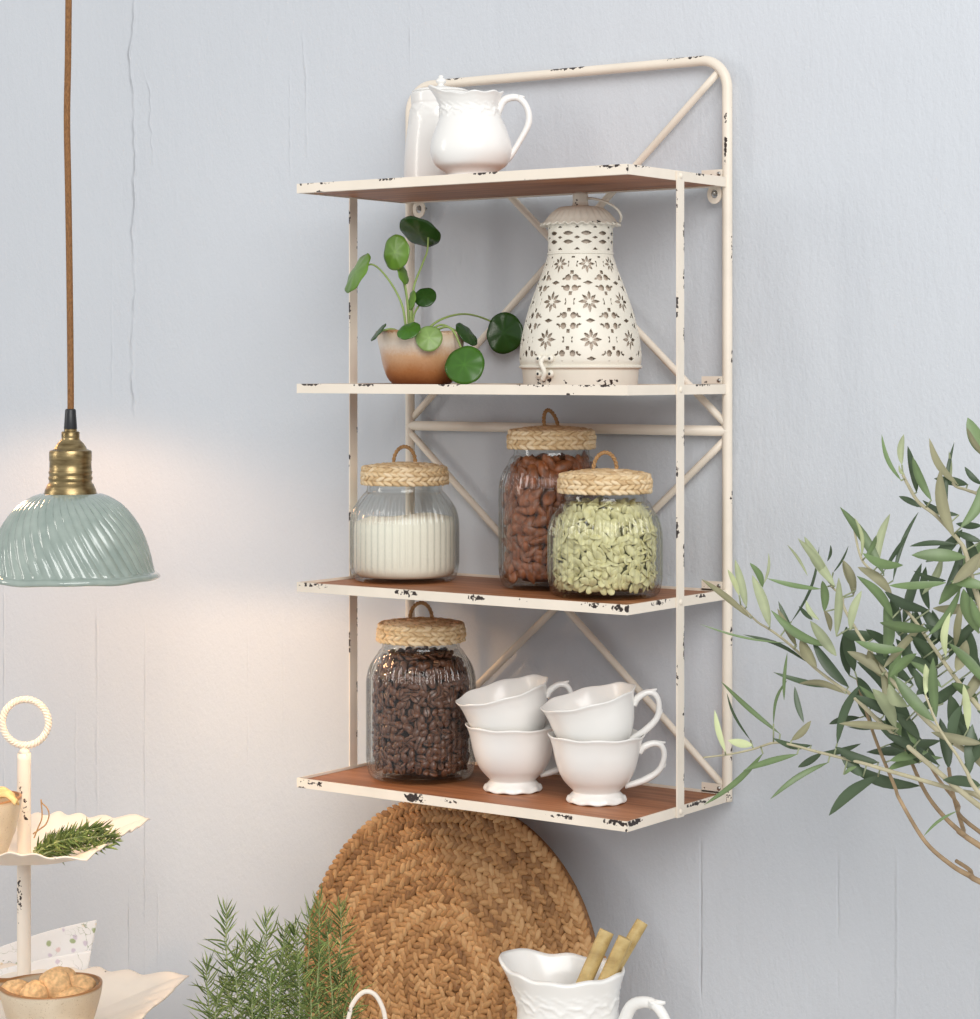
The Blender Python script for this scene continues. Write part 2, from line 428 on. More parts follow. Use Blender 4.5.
spots = [((.06, 0, ZT + .0035), (.02, .007, .004), .9), ((.20, -.002, ZT + .004), (.03, .006, .004), 1), ((W - .06, -.001, ZT + .004), (.016, .006, .005), .9), ((W - .035, -.001, ZT + .004), (.014, .007, .005), 1),
         ((W - .0012, -.0045, ZT - .055), (.0022, .004, .010), .9), ((W - .0012, -.0045, ZT - .085), (.0024, .004, .022), 1), ((W + .005, -.001, ZT - .045), (.0022, .005, .03), .95), ((W + .005, 0, .60), (.003, .005, .03), .95),
         ((W + .005, 0, .50), (.003, .005, .02), .9), ((W + .005, 0, .37), (.003, .005, .018), .95), ((W + .005, 0, .24), (.003, .005, .03), .9), ((W + .005, 0, .13), (.003, .005, .02), 1), ((W, -.003, .088), (.006, .006, .006), .8)]
chips(fr, spots)
b = MB(); b.tube([(0, 0, ZX), (W, 0, ZX)], .0050, 14); b.build('crossbar', M['cream'], rack)
for (x0, z0, x1, z1) in ((.012, ZT - .012, W - .004, ZX + .008), (W - .012, ZT - .012, .004, ZX + .008), (.004, ZX - .008, W - .006, Z[3] + .006), (W - .004, ZX - .008, .006, Z[3] + .006)):
    s_ = -.0012 if x0 < x1 else .0012
    b = MB(); b.tube([(x0 + (x1 - x0) * i / 20, s_ * 1.0, z0 + (z1 - z0) * i / 20) for i in range(21)], .0036, 10); b.build('brace', M['cream'], rack)
rimchips = [
    [((.010, -D, Z[0]), (.016, .004, .003), .8), ((.035, -D, Z[0]), (.02, .004, .003), .85), ((.113, -D, Z[0]), (.018, .004, .0035), 1), ((.225, -D, Z[0]), (.022, .004, .003), 1), ((W - .018, -D, Z[0]), (.02, .006, .004), .95), ((W, -D, Z[0] - .004), (.002, .003, .006), .9),
     ((W, -D + .12, Z[0]), (.003, .02, .003), .85), ((W, -D + .02, Z[0]), (.003, .02, .003), .8), ((W - .1, -D, Z[0] - .009), (.02, .003, .002), .6), ((.03, -D, Z[0] - .009), (.012, .003, .002), .85)],
    [((.016, -D, Z[1]), (.018, .004, .003), 1), ((.085, -D, Z[1]), (.02, .004, .0035), .95), ((.185, -D, Z[1]), (.018, .004, .003), .85), ((.285, -D, Z[1]), (.03, .004, .003), .7), ((.345, -D, Z[1]), (.03, .004, .003), .9), ((.32, -D, Z[1] - .009), (.008, .003, .003), .9), ((W, -D + .13, Z[1]), (.003, .02, .003), .95)],
    [((.012, -D, Z[2] - .002), (.012, .004, .003), .9), ((.03, -D, Z[2] - .002), (.012, .004, .004), .85), ((.135, -D, Z[2] - .003), (.02, .004, .004), .95), ((.215, -D, Z[2] - .003), (.014, .004, .004), .9), ((.27, -D, Z[2] - .002), (.02, .004, .003), .6), ((.345, -D, Z[2] - .002), (.018, .004, .004), .9), ((W - .006, -D, Z[2] - .003), (.016, .006, .005), 1),
     ((W, -D + .055, Z[2] - .002), (.003, .02, .004), .95), ((W, -D + .13, Z[2] - .002), (.003, .016, .003), .9)],
    [((.015, -D, Z[3] - .003), (.016, .004, .003), .8), ((.030, -D, Z[3] - .004), (.008, .004, .004), 1), ((.145, -D, Z[3] - .004), (.018, .004, .006), 1), ((.185, -D, Z[3] - .003), (.014, .004, .003), .7), ((.31, -D, Z[3] - .003), (.02, .004, .003), .95), ((W - .01, -D, Z[3] - .002), (.022, .004, .004), 1), ((W, -D + .01, Z[3] - .002), (.004, .022, .004), .95), ((W, -D, Z[3] - .008), (.003, .003, .004), .7),
     ((W, -D + .12, Z[3] - .002), (.003, .026, .003), 1), ((.006, -D, Z[3] - .009), (.008, .003, .002), .9)]]
for i, z in enumerate(Z):
    b = MB(); h = .0014
    b.grid_box((0, -D, z - TR), (W, -D + h, z), .0016); b.grid_box((W - h, -D + h, z - TR), (W, -.0035, z), .0016)
    b.grid_box((0, -D + h, z - TR), (h, -.0035, z), .0032); b.grid_box((h, -.0049, z - TR), (W - h, -.0035, z), .0032)
    # inward flange that carries the board
    b.box((h, -D + h, z - TR), (W - h, -D + .006, z - TR + .001)); b.box((h, -.011, z - TR), (W - h, -.005, z - TR + .001))
    s = b.build('shelf', M['cream'], rack, smooth=False); chips(s, rimchips[i])
    bb = MB(); bb.box((h + .0003, -D + h + .0003, z - TR + .0011), (W - h - .0003, -.0052, z - .0025)); bb.build('board', M['wood'], s, smooth=False)
for sx in (0, 1):
    b = MB(); x0 = W + .0002 if sx else -.0016
    b.grid_box((x0, -DS - .006, Z[3] - TR - .0005), (x0 + .0014, -DS + .006, Z[0] - .001), .003)
    st = b.build('strap', M['cream'], rack, smooth=False)
    ex = x0 + (.0014 if sx else 0)
    chips(st, [((ex, -DS + .006 * (1 if q % 3 else -1), zz), (.004, .0035, rr), .95) for q, (zz, rr) in enumerate([(.645, .012), (.61, .02), (.575, .016), (.545, .02), (.52, .012), (.43, .012), (.345, .014), (.32, .02), (.24, .025), (.215, .02), (.17, .015), (.12, .012), (.40, .01)])])
    for z in Z:
        b = MB(); b.blob((W + .0016 if sx else -.0016, -DS, z - TR / 2), ((.0018, 0, 0), (0, .0028, 0), (0, 0, .0028)), nu=12, nv=8); b.build('bolt', M['cream'], rack)
for sx in (0, 1):
    for i, z in enumerate(Z):
        b = MB(); x0 = (W - .026) if sx else .004
        b.grid_box((x0, -.0062, z - .001), (x0 + .022, -.0050, z + .0075), .003)
        b.box((x0, -.0062, z - .001), (x0 + .022, -.001, z + .0002))
        tb = b.build('corner_tab', M['cream'], rack, smooth=False); chips(tb, [((x0 + .011, -.006, z + .001), (.014, .003, .003), .85)])
        b = MB(); b.blob((x0 + (.019 if sx else .003), -.0066, z + .0035), ((.002, 0, 0), (0, .0012, 0), (0, 0, .002)), nu=10, nv=6); b.build('screw', M['steel'], tb)
    b = MB(); cx = .0145 if not sx else W - .0145; cz = Z[0] - TR - .006
    n = 20; ring = []
    for rr in (.0078, .0035):
        for yy in (-.002, -.0005):
            ring.append([(cx + rr * math.sin(2*PI*k/n), yy, cz + rr * 1.2 * math.cos(2*PI*k/n)) for k in range(n)])
    vs = sum(ring, []); fs = []
    for k in range(n):
        k2 = (k+1) % n
        fs += [(k, k2, 2*n+k2, 2*n+k), (n+k, 3*n+k, 3*n+k2, n+k2), (k, n+k, n+k2, k2), (2*n+k, 2*n+k2, 3*n+k2, 3*n+k)]
    b.add(vs, fs); hl = b.build('hanging_eye', M['cream'], rack, smooth=False)
    b = MB(); b.blob((cx, .003, cz + .001), ((.003, 0, 0), (0, .0085, 0), (0, 0, .003)), nu=10, nv=6); b.build('screw', M['steel'], hl)

# ------------------------------------------------------------------ ceramics
def handle(mb, pts, rad, n=10, flat=1.25, spur=None, rs=None):
    P = spline(pts, 8); mb.tube(P, lerp_list(rad, len(P)), n, flat=flat)
    if spur: mb.tube([spur[0], spur[1]], rs or [rad[1] * .9, rad[1] * .25], 8)

def jug(name, label, loc, rz, r, h, body, rim_amp, spout, handle_pts, hr, spur, foot=None):
    root = thing(name, label, 'jug', loc, rz)
    def fn_for(off):
        def fn(th, rr, z, i):
            f = z / h; t0 = .80 if h > .2 else .62; top = max(0, (f - t0) / (1 - t0))
            s = max(0, math.cos(th - PI)) ** 5                 # spout side
            back = max(0, math.cos(th)) ** 2 * (.4 if h > .2 else 1)
            q = rr + off
            q += spout * r * s * top ** 1.6
            big = .4 if h > .2 else 1
            q += .022 * big * r * top ** 3 * math.cos(9 * th + .6)
            zz = z + top ** 2 * h * (rim_amp * s * 1.25 + .010 * big * math.cos(9 * th + .6) - (.018 if h < .2 else -.006) * math.exp(-((abs(th - PI) - 1.1) / .35) ** 2) + .025 * back)
            if off == 0 and .66 < f < .97:
                for (zc, am, ph, wv, wd) in ((.80, .034, 0, 11, .014), (.76, .022, 1.4, 11, .010), (.855, .016, .4, 18, .010)):
                    kk = .45 if h > .2 else 1
                    ctr = 1 - (1 - zc) * (kk + .05) + kk * (.022 * math.sin(wv * th + ph) + .012 * math.sin(2 * wv * th + 1))
                    q += am * (.55 if h > .2 else 1) * r * math.exp(-((f - ctr) / (wd * kk)) ** 2)
            return q, zz, th
        return fn
    outer = []
    N = 60
    P = spline([(a * r, b * h, 0) for a, b in body], 10 if h < .2 else 20)
    outer = [(p.x, p.y) for p in P]
    b = MB(); o_fn = fn_for(0); i_fn = fn_for(-.055 * r)
    # outer up, over the lip, inner down
    inner = [(p[0], p[1]) for p in reversed(outer) if p[1] > .07 * h]
    k = len(outer)
    def both(th, rr, z, i):
        return o_fn(th, rr, z, i) if i < k else i_fn(th, rr, z, i)
    b.lathe([(.001, outer[0][1] + .0005)] + outer, 144, lambda th, rr, z, i: o_fn(th, rr, z, i))
    nv = len(b.v)
    lip = [(outer[-1][0] - .028 * r, outer[-1][1] + .012 * h)]
    b2 = MB()
    prof = [outer[-1]] + lip + inner + [(.001, .072 * h)]
    def fn2(th, rr, z, i):
        if i == 0: return o_fn(th, rr, z, i)
        if i == 1:
            a = o_fn(th, rr, outer[-1][1], i); return a[0], a[1] + .012 * h, th
        if i == len(prof) - 1: return rr, z, th
        return i_fn(th, rr, z, i)
    b2.lathe(prof, 144, fn2)
    b.add(b2.v, b2.f)
    o = b.build('body', M['white'], root)
    bm = bmesh.new(); bm.from_mesh(o.data); bmesh.ops.remove_doubles(bm, verts=bm.verts, dist=1e-5); bm.to_mesh(o.data); bm.free()
    b = MB(); handle(b, [(x * r, 0, z * h) for x, z in handle_pts], [q * r for q in hr], 12, .95,
                     ((spur[0] * r, 0, spur[1] * h), (spur[2] * r, 0, spur[3] * h)), [.09 * r, .02 * r])
    b.build('handle', M['white'], root)
    return root
BT = lambda i: Z[i] - .0025       # board tops
pj = aty(471.0, 180, -.138)
jug_body = [(.60, 0), (.66, .012), (.64, .035), (.60, .06), (.72, .11), (.92, .18), (1.03, .31), (1.01, .45), (.88, .62), (.74, .75), (.69, .84), (.75, .93), (.82, .985)]
jug('cream_jug', 'small white scalloped cream jug standing on the top shelf', (pj.x, pj.y, BT(0) + .0002), YAW, .0372, .0815, jug_body, .085, .30,
    [(.66, .78), (.84, .925), (1.18, .955), (1.42, .84), (1.46, .66), (1.22, .44), (1.00, .28), (.78, .16)], [.11, .10, .085, .08, .085, .075, .08, .06], (1.20, .955, 1.36, .965))
pj2 = at(568.5, 985, 2.08)
hb = .264
jug_body2 = [(.70, 0), (.76, .008), (.74, .02), (.72, .04), (.84, .12), (.98, .26), (1.0, .42), (.93, .60), (.79, .76), (.705, .86), (.73, .93), (.80, .985)]
jug('white_pitcher', 'large white pitcher holding bamboo sticks in front of the round mat', (pj2.x, pj2.y, TABLE + .0002), YAW - .5, .0632, hb, jug_body2, .032, .29,
    [(.80, .80), (1.00, .905), (1.36, .915), (1.58, .82), (1.62, .66), (1.40, .42), (1.0, .28)], [.10, .09, .075, .07, .07, .08, .07], (1.28, .918, 1.50, .930))
# sticks in the pitcher
PIV = Vector((pj2.x, pj2.y, TABLE + .02))
for (u, v, d, r_, u2, v2, d2, lab) in ((607, 931, 2.075, .0068, 568, 1019, 2.062, 'bamboo stick leaning in the white pitcher, leftmost of its three sticks'),
                            (625.5, 938, 2.064, .0066, 587, 1019, 2.057, 'bamboo stick in the white pitcher, the lower middle one of three'),
                            (642.5, 921.5, 2.092, .0057, 597, 1000, 2.078, 'thin bamboo stick rising highest at the pitcher rim, rightmost of three')):
    a = at(u, v, d); c = at(u2, v2, d2); dr = (c - a).normalized(); L = .19
    e_ = a + dr * L
    b = MB(); b.tube([a + dr * (L * i / 12) for i in range(13)], r_, 18)
    o = b.build('bamboo_stick', M['bamboo'], shift=a, loc=a); autosmooth(o, 40); bevel(o, .0006, 2)
    tag(o, lab, 'stick', 'bamboo sticks in the pitcher')
# canister behind the cream jug
pc = aty(441, 180, -.068)
can = thing('sugar_canister', 'tall white lidded canister with a knob, partly hidden behind the cream jug', 'canister', (pc.x, pc.y, BT(0) + .0002), YAW)
b = MB(); prof = [(.001, .0005), (.032, 0), (.0355, .003), (.0365, .012), (.0362, .03), (.0345, .05), (.0322, .066), (.0302, .078), (.0292, .083), (.0296, .086), (.0300, .094), (.0290, .0952), (.026, .0952), (.026, .08), (.001, .079)]
P = spline([(x, z, 0) for x, z in prof[1:11]], 6)
def relief(th, r, z, i):
    q = r
    for zc, am, ph, wv in ((.078, .0009, 0, 11), (.073, .0007, 1.2, 11), (.069, .0006, 2.2, 11)):
        ctr = zc + .0024 * math.sin(wv * th + ph) + .001 * math.sin(2 * wv * th); q += am * math.exp(-((z - ctr) / .0013) ** 2)
    return q, z, th
b.lathe([prof[0]] + [(p.x, p.y) for p in P] + prof[11:], 120, relief); b.build('body', M['white'], can)
b = MB(); b.lathe([(.0285, .0955), (.0288, .0968), (.024, .0985), (.012, .1005), (.004, .102), (.0028, .1035), (.0034, .1045), (.0048, .1058), (.0052, .1072), (.0045, .1088), (.0030, .1098), (.0022, .1106), (.0026, .1115), (.0018, .1126), (.0004, .113)], 48, caps=(True, True)); b.build('lid', M['white'], can)

# teacups
def cup_mesh():
    body = MB()
    prof = [(.0010, .0012), (.020, .0012), (.0254, .0002), (.0270, .0010), (.0266, .0032), (.0250, .0060), (.0222, .0090), (.0222, .0108), (.0262, .0148), (.0318, .0215), (.0362, .0310), (.0388, .0410), (.0405, .0500), (.0427, .0575), (.0450, .0616)]
    prof2 = [(.0449, .0627), (.0440, .0622), (.0412, .0570), (.0385, .0495), (.0366, .0405), (.0338, .0310), (.0294, .0225), (.0230, .0160), (.0120, .0128), (.0005, .0122)]
    P = [prof[0], prof[1]] + [(p.x, p.y) for p in spline([(a, c, 0) for a, c in prof[2:]], 4)] + [(p.x, p.y) for p in spline([(a, c, 0) for a, c in prof2], 3)]
    def fn(th, r, z, i):
        if z < .0055: r *= 1 + .045 * abs(math.cos(5 * th)) * min(1, max(0, (r - .015) / .01)); z += .0006 * math.cos(10 * th) * (r > .022)
        t = max(0, (z - .040) / .022)
        return r * (1 + .009 * t * math.cos(8 * th)), z + .0006 * t * t * math.cos(8 * th), th
    body.lathe(P, 96, fn)
    h = MB()
    h.tube(spline([(.0394, 0, .0450), (.0445, 0, .0508), (.0540, 0, .0538), (.0608, 0, .0505), (.0626, 0, .0412), (.0580, 0, .0290), (.0465, 0, .0208), (.0355, 0, .0166), (.0262, 0, .0140)], 6), lerp_list([.0030, .0034, .0030, .0028, .0026, .0030, .0034, .0030, .0024], 49), 10, flat=1.15)
    h.tube([(.0555, 0, .0538), (.0640, 0, .0545)], [.0028, .0008], 8)
    h.tube([(.0588, 0, .0310), (.0628, 0, .0325), (.0640, 0, .0352)], [.0022, .0016, .0006], 8)
    return body, h
bm_, hm_ = cup_mesh()
def lower_cup(u, v): return atz(u, v, BT(3))
cups = []
def cup(label, loc, rot):
    global cups
    if not cups:
        r = thing('teacup', label, 'cup', loc, rot=rot, group='white footed teacups on the bottom shelf')
        bm_.build('bowl', M['white'], r); hm_.build('handle', M['white'], r)
    else:
        r = copy_tree(cups[0]); r.location = loc; r.rotation_euler = rot; r['label'] = label
    cups.append(r); return r
pr = lower_cup(596.5, 801.5); pl = lower_cup(512.8, 790)
dR = (pr - CAM).dot(FWD); dL = (pl - CAM).dot(FWD)
cup('white footed teacup standing on the board, bottom of the right stack', pr + UP * .0002, (0, 0, YAW))
cup('white footed teacup beside the coffee jar, bottom of the left stack', pl + UP * .0002, (0, 0, YAW))
def tilted(u, v, d, roll, lean):
    c = at(u, v, d)
    m = Matrix.Rotation(-roll, 3, FWD) @ Matrix.Rotation(-lean, 3, -RGT) @ Matrix.Rotation(YAW, 3, 'Z')
    return c - (m @ Vector((0, 0, .060))), m.to_euler()
l_, r_ = tilted(588.5, 699.5, dR - .002, math.radians(13.5), math.radians(2.5)); cup('tilted white teacup nested in another, top of the right stack', l_, r_)
l_, r_ = tilted(502.5, 692.5, dL - .002, math.radians(14.5), math.radians(3.5)); cup('tilted white teacup nested in another, top of the left stack', l_, r_)

# ------------------------------------------------------------------ glass jars
def braid_lumps(mb, ctr, radius, z, n, lr, lw, lt, tilt, seed, slope=0, normal=None):
    rr = random.Random(seed)
    for k in range(n):
        th = 2 * PI * (k + rr.uniform(-.15, .15)) / n
        rad = Vector((math.cos(th), math.sin(th), 0)); tan = Vector((-math.sin(th), math.cos(th), 0))
        nrm = (rad * math.cos(slope) + UP * math.sin(slope)).normalized(); bi = nrm.cross(tan)
        a = tilt * rr.uniform(.7, 1.3)
        ax = tan * math.cos(a) + bi * math.sin(a); ay = -tan * math.sin(a) + bi * math.cos(a)
        mb.blob(Vector(ctr) + rad * radius + UP * z + nrm * rr.uniform(-.0004, .0005), (ax * lr, ay * lw, nrm * lt), nu=8, nv=5, tone=rr.uniform(.2, .95))
def lid(parent, z0, r, seed, loop_rz, tiltloop=0):
    b = MB()
    b.lathe([(.001, z0), (r - .004, z0), (r - .0015, z0 + .003), (r - .0015, z0 + .0145), (r - .004, z0 + .0170), (r * .6, z0 + .0200), (.001, z0 + .0212)], 40, tone=.35)
    n = 36
    for q in range(4):
        braid_lumps(b, (0, 0, 0), r - .0010 + (-.0012 if q == 3 else 0), z0 + .0026 + q * .0043, n, .0058, .0021, .0017, .35 if q % 2 else -.35, seed + q)
    m = 7
    for q in range(m):
        rad = r - .0040 - q * .0056
        braid_lumps(b, (0, 0, 0), rad, z0 + .0168 + .0044 * (1 - (rad / r) ** 2), max(6, int(n * rad / r)), .0058, .0026, .0015, .4 if q % 2 else -.4, seed + 20 + q, PI / 2 - .18)
    L = b.build('woven_lid', M['seagrass'], parent)
    b = MB(); c = Vector((0, 0, z0 + .0210)); dx = Vector((math.cos(loop_rz), math.sin(loop_rz), 0)); dn = Vector((-dx.y, dx.x, 0))
    for s in (0, 1):
        pts = []
        for i in range(61):
            a = PI * (-.08 + 1.16 * i / 60); ce = c + dx * (.0108 * math.cos(a)) + (UP * math.cos(tiltloop) + dn * math.sin(tiltloop)) * (.0158 * max(-.1, math.sin(a)) + .001)
            q = i * .75 + s * PI; pts.append(ce + dn * (.0009 * math.cos(q)) + (dx * math.cos(a) + UP * math.sin(a)) * .0009 * math.sin(q))
        b.tube(pts, .0012, 7)
    b.build('loop_handle', M['twine'], L)
def jar(label, loc, r, h, seed, loop_rz, neck, tl=0):
    root = thing('glass_jar', label, 'jar', loc, YAW, 'ribbed glass jars with woven lids')
    nr = neck; g = .0022
    sh = h - .0475
    outer = [(.001, .0022), (r * .74, .0018), (r * .84, .0), (r * .93, .002), (r * .985, .0075), (r, .016), (r, sh * .5), (r, sh - .004), (r * .985, sh + .006), (r * .93, sh + .016), (r * .84, sh + .0245), (nr + .003, sh + .0305), (nr, sh + .034), (nr, h - .001), (nr + .0010, h)]
    inner = [(nr - g, h), (nr - g, sh + .033), (r * .84 - g, sh + .0225), (r * .93 - g, sh + .014), (r * .985 - g, sh + .005), (r - g, sh - .004), (r - g, .016), (r * .95 - g, .0075), (r * .8, .0045), (.001, .0042)]
    def rib(a):
        def fn(th, q, z, i):
            t = min(1, max(0, (z - .010) / .008)) * min(1, max(0, (sh + .028 - z) / .012))
            return q + a * t * (abs(math.cos(22 * th)) - .5), z, th
        return fn
    b = MB(); b.lathe([outer[0], outer[1]] + [(p.x, p.y) for p in spline([(x, z, 0) for x, z in outer[2:]], 4)], 352, rib(.0022))
    b.lathe([(p.x, p.y) for p in spline([(x, z, 0) for x, z in inner], 3)], 120, mat=1)
    b.build('ribbed_glass', [M['glass'], M['glass_in']], root)
    lid(root, h - .0085, .0425 if r < .0515 else .0435, seed, loop_rz, tl)
    return root
# places of the four jars (base centre)
J = {}
def put(key, u, y, i): 
    p = aty(u, 400, y); J[key] = Vector((p.x, p.y, BT(i) + .0003))
put('sugar', 404.5, -.082, 2); put('almond', 551.5, -.0575, 2); put('seed', 605, -.1005, 2)
q = atz(421, 777, BT(3)); J['coffee'] = Vector((q.x, q.y, BT(3) + .0003))
HS, HT = .1035, .1415
jar('ribbed glass jar of white sugar with a woven lid', J['sugar'], .0535, HS, 11, .1, .0375)
jar('tall ribbed glass jar full of brown almonds, woven lid with an upright loop', J['almond'], .0500, HT, 31, .9, .0365, .25)
jar('ribbed glass jar full of pale green pumpkin seeds with a woven lid', J['seed'], .0525, HS, 51, .1, .0385, -.1)
jar('tall ribbed glass jar full of dark coffee beans beside the teacups', J['coffee'], .0530, HT, 71, .05, .038)

# sugar: one heap
b = MB(); ri = .0514; sh = HS - .043
def heap(th, r, z, i):
    if i >= 6: z += .0022 * math.cos(th - .5) * (r / ri) + .0012 * math.sin(3 * th + r * 90)
    return r, z, th
b.lathe([(.001, .0046), (ri * .86, .0048), (ri * .95, .0078), (ri * .985, .014), (ri * .985, .03), (ri * .985, sh - .012), (ri * .955, sh - .001), (ri * .7, sh + .003), (ri * .4, sh + .002), (.001, sh + .003)], 64, heap)
o = b.build('cane_sugar', M['sugar'], loc=J['sugar']); tag(o, 'heap of pale cane sugar inside the leftmost glass jar of its shelf', 'sugar', kind='stuff')

def almond_mesh():
    b = MB(); n = 10; prof = [(0.0002, -.0112), (.0030, -.0098), (.0052, -.0066), (.0062, -.0025), (.0058, .0020), (.0042, .0062), (.0020, .0098), (.0002, .0116)]
    b.lathe(prof, n); b.v = [(x, y * .62, z) for x, y, z in b.v]; return b
def seed_mesh():
    b = MB(); prof = [(0.0002, -.0072), (.0022, -.0066), (.0038, -.0042), (.0044, -.0010), (.0041, .0024), (.0030, .0050), (.0014, .0070), (.0002, .0078)]
    b.lathe(prof, 10); b.v = [(x, y * .30, z) for x, y, z in b.v]; return b
def bean_mesh():
    b = MB(); nu, nv = 12, 7
    b.blob((0, 0, 0), ((.0038, 0, 0), (0, .0030, 0), (0, 0, .0052)), nu=nu, nv=nv)
    v2 = []
    for x, y, z in b.v:
        if y < 0: y *= .42
        if y < 0 and abs(x) < .0009: y += .0011
        v2.append((x, y, z))
    b.v = v2
    b.tube([(.0004 * math.sin(i), -.00125 + .0002 * abs(i - 3) / 3, -.0046 + .0092 * i / 6) for i in range(7)], .00035, 5, mat=1); return b
def fill_jar(key, name, label, stuff_label, cat, group, meshb, mats, fillm, rin, h_sh, neck, ztop, step, maxn, flat, seed, yaxis):
    """pack pieces against the inside of the glass; the nearest ones are things, the hidden rest is one filling"""
    rr = random.Random(seed); base = J[key]
    me_o = meshb.build(name, mats, smooth=True); COL.objects.unlink(me_o); me = me_o.data
    def rad_at(z):
        if z < .014: return rin * (.86 + .14 * (z - .006) / .008)
        if z < h_sh: return rin
        t = min(1, (z - h_sh) / .030); return rin + (neck - rin) * (t * t * (1.6 - .6 * t))
    spots = []
    z = .0072 + .62 * step[0]
    while z < ztop:
        ra = rad_at(z) - flat; n = int(2 * PI * ra / step[0])
        off = rr.random()
        for k in range(n):
            th = 2 * PI * (k + off + rr.uniform(-.25, .25)) / n
            spots.append((th, z + rr.uniform(-.35, .35) * step[1], ra - .0012 - rr.uniform(0, .0018)))
        z += step[1]
    # heap on top
    rt = rad_at(ztop) - flat
    while rt > step[0]:
        rt -= step[0] * .9; n = max(1, int(2 * PI * rt / step[0]))
        for k in range(n): spots.append((2 * PI * (k + rr.random() * .5) / n, ztop + rr.uniform(-.0015, .002), -rt))
    view = math.atan2(*reversed(((CAM - base).x, (CAM - base).y)))
    def facing(sp):
        d = math.cos(sp[0] - view); return -(d + (0 if sp[2] > 0 else -.3 + .2 * d))
    spots.sort(key=facing)
    rest = MB(); core = MB(); made = 0; first = None
    for i, (th, z, ra) in enumerate(spots):
        rad = Vector((math.cos(th), math.sin(th), 0)); top = ra < 0
        pos = rad * abs(ra) + UP * z
        nrm = UP.copy() if top else rad.copy()
        nrm = (nrm + Vector((rr.gauss(0, 1), rr.gauss(0, 1), rr.gauss(0, 1))) * (.45 if name == 'pumpkin_seed' else .38)).normalized()
        t1 = nrm.orthogonal().normalized(); t1 = Matrix.Rotation(rr.uniform(0, 2 * PI), 3, nrm) @ t1; t2 = nrm.cross(t1)
        if yaxis: sgn = 1 if rr.random() < .5 else -1
        else: sgn = 1
        m3 = Matrix((t2, nrm * sgn, t1 * sgn)).transposed()
        if m3.determinant() < 0: m3 = Matrix((-t2, nrm * sgn, t1 * sgn)).transposed()
        sc_ = rr.uniform(.88, 1.1) * (.84 if name == 'pumpkin_seed' else 1)
        if i < maxn:
            o = me_o if first is None else me_o.copy(); first = first or o
            COL.objects.link(o); o.matrix_world = Matrix.Translation(base + pos) @ m3.to_4x4() @ Matrix.Scale(sc_, 4)
            tag(o, label, cat, group)
        else:
            k = len(rest.v); rest.v += [tuple(pos + m3 @ (Vector(p) * sc_)) for p in meshb.v]; rest.tone += [.5] * len(meshb.v)
            rest.f += [tuple(a + k for a in f) for f in meshb.f]; rest.mi += list(meshb.mi)
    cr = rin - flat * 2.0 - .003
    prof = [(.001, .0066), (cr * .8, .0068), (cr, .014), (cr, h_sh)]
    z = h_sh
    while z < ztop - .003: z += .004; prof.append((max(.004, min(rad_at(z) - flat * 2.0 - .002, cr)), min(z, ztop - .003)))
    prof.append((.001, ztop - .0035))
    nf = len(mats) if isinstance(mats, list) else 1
    rest.lathe(prof, 40, mat=nf)  # dark core: shade in the gaps between pieces is put into its colour
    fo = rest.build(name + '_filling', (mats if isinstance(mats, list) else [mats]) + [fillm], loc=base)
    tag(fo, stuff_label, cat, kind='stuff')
fill_jar('almond', 'almond', 'brown almond among many in the tall jar behind the pumpkin seeds', 'almonds filling the back and middle of the tall almond jar', 'almond', 'almonds in the tall glass jar',
         almond_mesh(), M['almond'], M['almond_fill'], .0462, HT - .0475, .0345, HT - .023, (.0114, .0086), 240, .0040, 3, False)
fill_jar('seed', 'pumpkin_seed', 'pale green pumpkin seed among many in the short jar at front', 'pumpkin seeds filling the back and middle of the short jar', 'seed', 'pumpkin seeds in the glass jar',
         seed_mesh(), M['seed'], M['seed_fill'], .0487, HS - .0475, .0362, HS - .019, (.0066, .0046), 300, .0020, 4, False)
fill_jar('coffee', 'coffee_bean', 'dark roasted coffee bean among many in the bottom shelf jar', 'coffee beans filling the back and middle of the coffee jar', 'coffee bean', 'coffee beans in the glass jar',
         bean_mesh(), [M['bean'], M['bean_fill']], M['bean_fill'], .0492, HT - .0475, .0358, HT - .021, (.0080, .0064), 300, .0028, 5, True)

# ------------------------------------------------------------------ lantern
pl_ = aty(580.5, 383, -.088); LZ = BT(1) + .0003
lan = thing('lantern', 'cream metal lantern with flower cutouts and fluted roof on the second shelf', 'lantern', (pl_.x, pl_.y, LZ), YAW)
b = MB(); b.lathe([(.001, .0008), (.0525, 0), (.0535, .0008), (.0548, .016), (.0560, .0168), (.0578, .0178), (.0578, .0192), (.0562, .0202)], 72)
ob = autosmooth(b.build('base', M['lantern'], lan), 30); chips(ob, [((.02, -.05, .001), (.016, .02, .004), 1), ((-.035, -.04, .001), (.012, .02, .004), .95), ((-.02, -.05, .0005), (.012, .02, .003), .7)])
prof = spline([(.0562, .0200, 0), (.0572, .026, 0), (.0560, .042, 0), (.0512, .064, 0), (.0462, .080, 0), (.0405, .0955, 0), (.0345, .111, 0), (.0305, .1235, 0)], 40)
